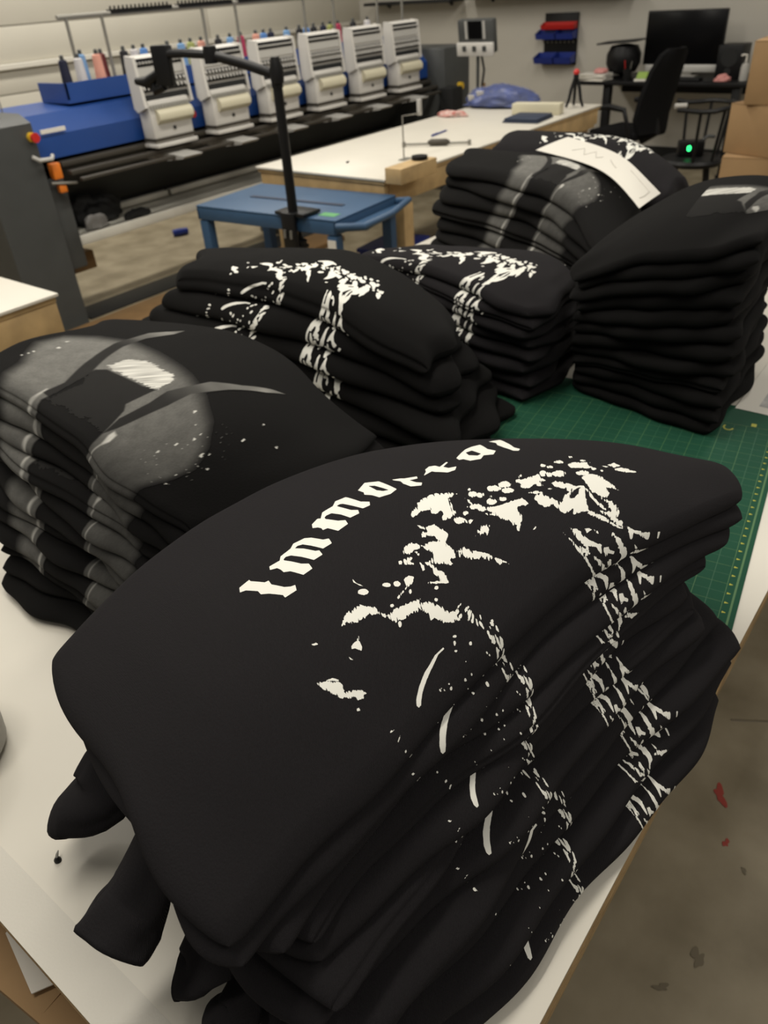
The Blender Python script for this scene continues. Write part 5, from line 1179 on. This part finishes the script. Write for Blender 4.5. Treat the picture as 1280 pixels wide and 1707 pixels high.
# wall shelves and the bin board
sh1 = thing('wall_shelf', 'dark wall shelf near the room corner at the top of the photo', 'shelf', (8.65, 6.25, 1.49))
MB().bx(-0.15, 0.15, -0.62, 0.62, 0, 0.03, bev=0.003).build('board', M_DARK, sh1)
for y in (-0.45, 0.45):
    MB().prism([(0.15, 0.0), (0.08, 0.0), (0.15, -0.04)], y - 0.012, y + 0.012, 'y').build('bracket', M_DARK, sh1)
sh2 = thing('wall_shelf', 'dark wall shelf above the bin board at the top of the photo', 'shelf', (8.65, 4.55, 1.505))
MB().bx(-0.15, 0.15, -0.95, 0.95, 0, 0.03, bev=0.003).build('board', M_DARK, sh2)
for y in (-0.7, 0.7):
    MB().prism([(0.15, 0.0), (0.08, 0.0), (0.15, -0.04)], y - 0.012, y + 0.012, 'y').build('bracket', M_DARK, sh2)
pb = thing('bin_board', 'black wall board holding red and blue storage bins', 'board', (8.79, 4.38, 0.86))
MB().bx(-0.02, 0.0, -0.19, 0.20, 0.0, 0.48, bev=0.004).build('back_board', M_BLACK, pb)
for i in range(7):
    MB().cyl((-0.021, -0.15 + i * 0.05, 0.215), (-0.03, -0.15 + i * 0.05, 0.215), 0.010, n=10).build('hook', M_STEEL, pb)
def bin_(y0, y1, z, h, d, mt, label, nm_='storage_bin'):
    t = thing(nm_, label, 'bin', (8.765, 4.38, 0.86 + z), 0, 'bins on the wall board')
    MB().prism([(0.0, 0.0), (-d * 0.8, 0.0), (-d, h * 0.6), (-d + 0.006, h * 0.6), (-d * 0.8, 0.006), (-0.006, 0.006), (-0.006, h), (0.0, h)], y0, y1, 'y').build('trough', mt, t)
    pr = [(0.0, 0.0), (-d * 0.8, 0.0), (-d, h * 0.6), (-0.006, h)]
    MB().prism(pr, y0, y0 + 0.005, 'y').build('side', mt, t)
    MB().prism(pr, y1 - 0.005, y1, 'y').build('side', mt, t)
    return t
bin_(-0.185, 0.205, 0.335, 0.065, 0.09, M_RED, 'long red bin at the top of the wall board')
bin_(0.02, 0.25, 0.245, 0.09, 0.12, M_BIN, 'left blue bin in the second row of the wall board')
bin_(-0.19, 0.01, 0.245, 0.09, 0.12, M_BIN, 'right blue bin in the second row of the wall board')
bin_(0.02, 0.25, 0.02, 0.10, 0.14, M_BIN, 'left blue bin at the bottom of the wall board')
bin_(-0.19, 0.01, 0.02, 0.10, 0.14, M_BIN, 'right blue bin at the bottom of the wall board')
# office chair facing left
oc = thing('office_chair', 'black mesh office chair with armrests before the desk', 'chair', (7.30, 2.92, 0), -0.25)
bk = []
prof = [(0.0, 0.50, 0.20), (0.02, 0.62, 0.235), (-0.02, 0.80, 0.235), (-0.07, 0.98, 0.215), (-0.12, 1.10, 0.17), (-0.14, 1.14, 0.10)]
Vb = []; Fb = []
for (yy, z, hw) in prof:
    for i in range(9):
        t = -1 + i / 4
        Vb.append((t * hw, -0.27 + yy - 0.05 * t * t * -1, z))
nb = len(Vb)
Vb += [(x, y - 0.04, z) for (x, y, z) in Vb]
for r in range(len(prof) - 1):
    for i in range(8):
        q = r * 9 + i
        Fb.append((q, q + 1, q + 10, q + 9)); Fb.append((nb + q + 9, nb + q + 10, nb + q + 1, nb + q))
for r in range(len(prof) - 1):
    for i in (0, 8):
        q = r * 9 + i; Fb.append((q, q + 9, nb + q + 9, nb + q))
for i in range(8):
    Fb.append((i, nb + i, nb + i + 1, i + 1)); q = (len(prof) - 1) * 9 + i; Fb.append((q, q + 1, nb + q + 1, nb + q))
MB().add(Vb, Fb).build('backrest', M_MESH, oc)
MB().bx(-0.24, 0.24, -0.24, 0.26, 0.45, 0.52, bev=0.025).build('seat', M_MESH, oc)
for sx in (-1, 1):
    MB().tube([(sx * 0.26, -0.20, 0.48), (sx * 0.28, -0.18, 0.60), (sx * 0.28, -0.14, 0.70), (sx * 0.27, 0.02, 0.715), (sx * 0.27, 0.16, 0.70)], [0.018, 0.018, 0.022, 0.026, 0.022], 10, flat=0.8).build('armrest', M_BLACK, oc)
MB().tube([(0, -0.26, 0.62), (0, -0.30, 0.50), (0, -0.15, 0.42)], 0.03, 10).build('back_spine', M_BLACK, oc)
MB().cyl((0, 0, 0.10), (0, 0, 0.45), 0.03).build('gas_lift', M_BLKM, oc)
for k in range(5):
    a = k * 1.2566
    s_ = MB().tube([(0, 0, 0.12), (0.30 * math.cos(a), 0.30 * math.sin(a), 0.075)], [0.03, 0.018], 8).build('base_spoke', M_BLACK, oc)
    MB().cyl((0.30 * math.cos(a), 0.30 * math.sin(a) - 0.02, 0.03), (0.30 * math.cos(a), 0.30 * math.sin(a) + 0.02, 0.03), 0.03).build('caster', M_BLACK, s_)
# stool chair with bentwood arms
sl_ = thing('armchair_stool', 'black round seat chair with bent rail arms beside the boxes', 'chair', (6.25, 1.98, 0), 0.35)
MB().lathe([(0.17, 0.46), (0.215, 0.47), (0.225, 0.495), (0.21, 0.515), (0.12, 0.522), (0.02, 0.518)], n=32).build('seat', M_BLACK, sl_)
arc = []
for i in range(13):
    a = math.radians(-200 + i * 20)
    arc.append((0.25 * math.cos(a), 0.25 * math.sin(a), 0.86 if 3 <= i <= 9 else 0.85))
arc = [(-0.24, 0.16, 0.865)] + arc[1:-1] + [(0.24, 0.16, 0.865)]
MB().tube(arc, 0.02, 10, flat=0.8).build('arm_rail', M_BLACK, sl_)
MB().tube([(-0.23, 0.10, 0.888), (-0.24, 0.18, 0.888)], 0.018, 8).build('arm_pad', M_GREYP, sl_)
for i in range(1, len(arc) - 1, 2):
    a = arc[i]
    MB().cyl((a[0] * 0.8, a[1] * 0.8, 0.50), (a[0], a[1], 0.86), 0.011, n=8).build('spindle', M_BLACK, sl_)
for k in range(4):
    a = 0.785 + k * 1.571
    MB().cyl((0.15 * math.cos(a), 0.15 * math.sin(a), 0.47), (0.23 * math.cos(a), 0.23 * math.sin(a), 0.0), 0.02, 0.016, n=10).build('leg', M_BLACK, sl_)
MB().tube([(0.19 * math.cos(0.785 + k * 1.571), 0.19 * math.sin(0.785 + k * 1.571), 0.2) for k in range(5)], 0.011, 8).build('foot_ring', M_BLACK, sl_)
dv = thing('charger_box', 'small black device with a glowing green ring on the round seat', 'device', (6.27, 2.01, 0.523), 0.5)
MB().bx(-0.05, 0.05, -0.09, 0.09, 0, 0.10, bev=0.008).build('case', M_BLACK, dv)
rg = []
for i in range(13):
    a = i * math.pi / 6
    rg.append((-0.053, 0.02 + 0.011 * math.cos(a), 0.055 + 0.016 * math.sin(a)))
MB().tube(rg, 0.0035, 6).build('green_light', M_LED, dv)
MB().tube([(0.0, -0.08, 0.10), (0.0, -0.11, 0.125), (0.0, -0.16, 0.12)], 0.012, 8).build('plug', M_DGREY, dv)
# cardboard boxes
def carton(loc, d, rz, label):
    t = thing('cardboard_box', label, 'box', loc, rz)
    x, y, z = d
    MB().bx(-x / 2, x / 2, -y / 2, y / 2, 0, z, bev=0.004).build('body', M_CARD, t)
    MB().bx(-x / 2, -0.003, -y / 2, y / 2, z + 0.0005, z + 0.004).build('flap', M_CARD, t)
    MB().bx(0.003, x / 2, -y / 2, y / 2, z + 0.0005, z + 0.004).build('flap', M_CARD, t)
    MB().bx(-0.03, 0.03, -y / 2 - 0.0006, y / 2 + 0.0006, z * 0.75, z + 0.0048).build('packing_tape', M_BOARD, t)
    return t
carton((5.55, 1.17, 0.0), (0.55, 0.70, 0.72), 0.15, 'large tan cardboard box at the bottom of the stack on the right')
carton((5.50, 1.15, 0.726), (0.50, 0.60, 0.27), -0.35, 'tan cardboard box in the middle of the stack on the right')
carton((5.52, 1.13, 1.002), (0.42, 0.62, 0.32), 0.05, 'tan cardboard box on top of the stack on the right')
# the sheet laid over the two back piles
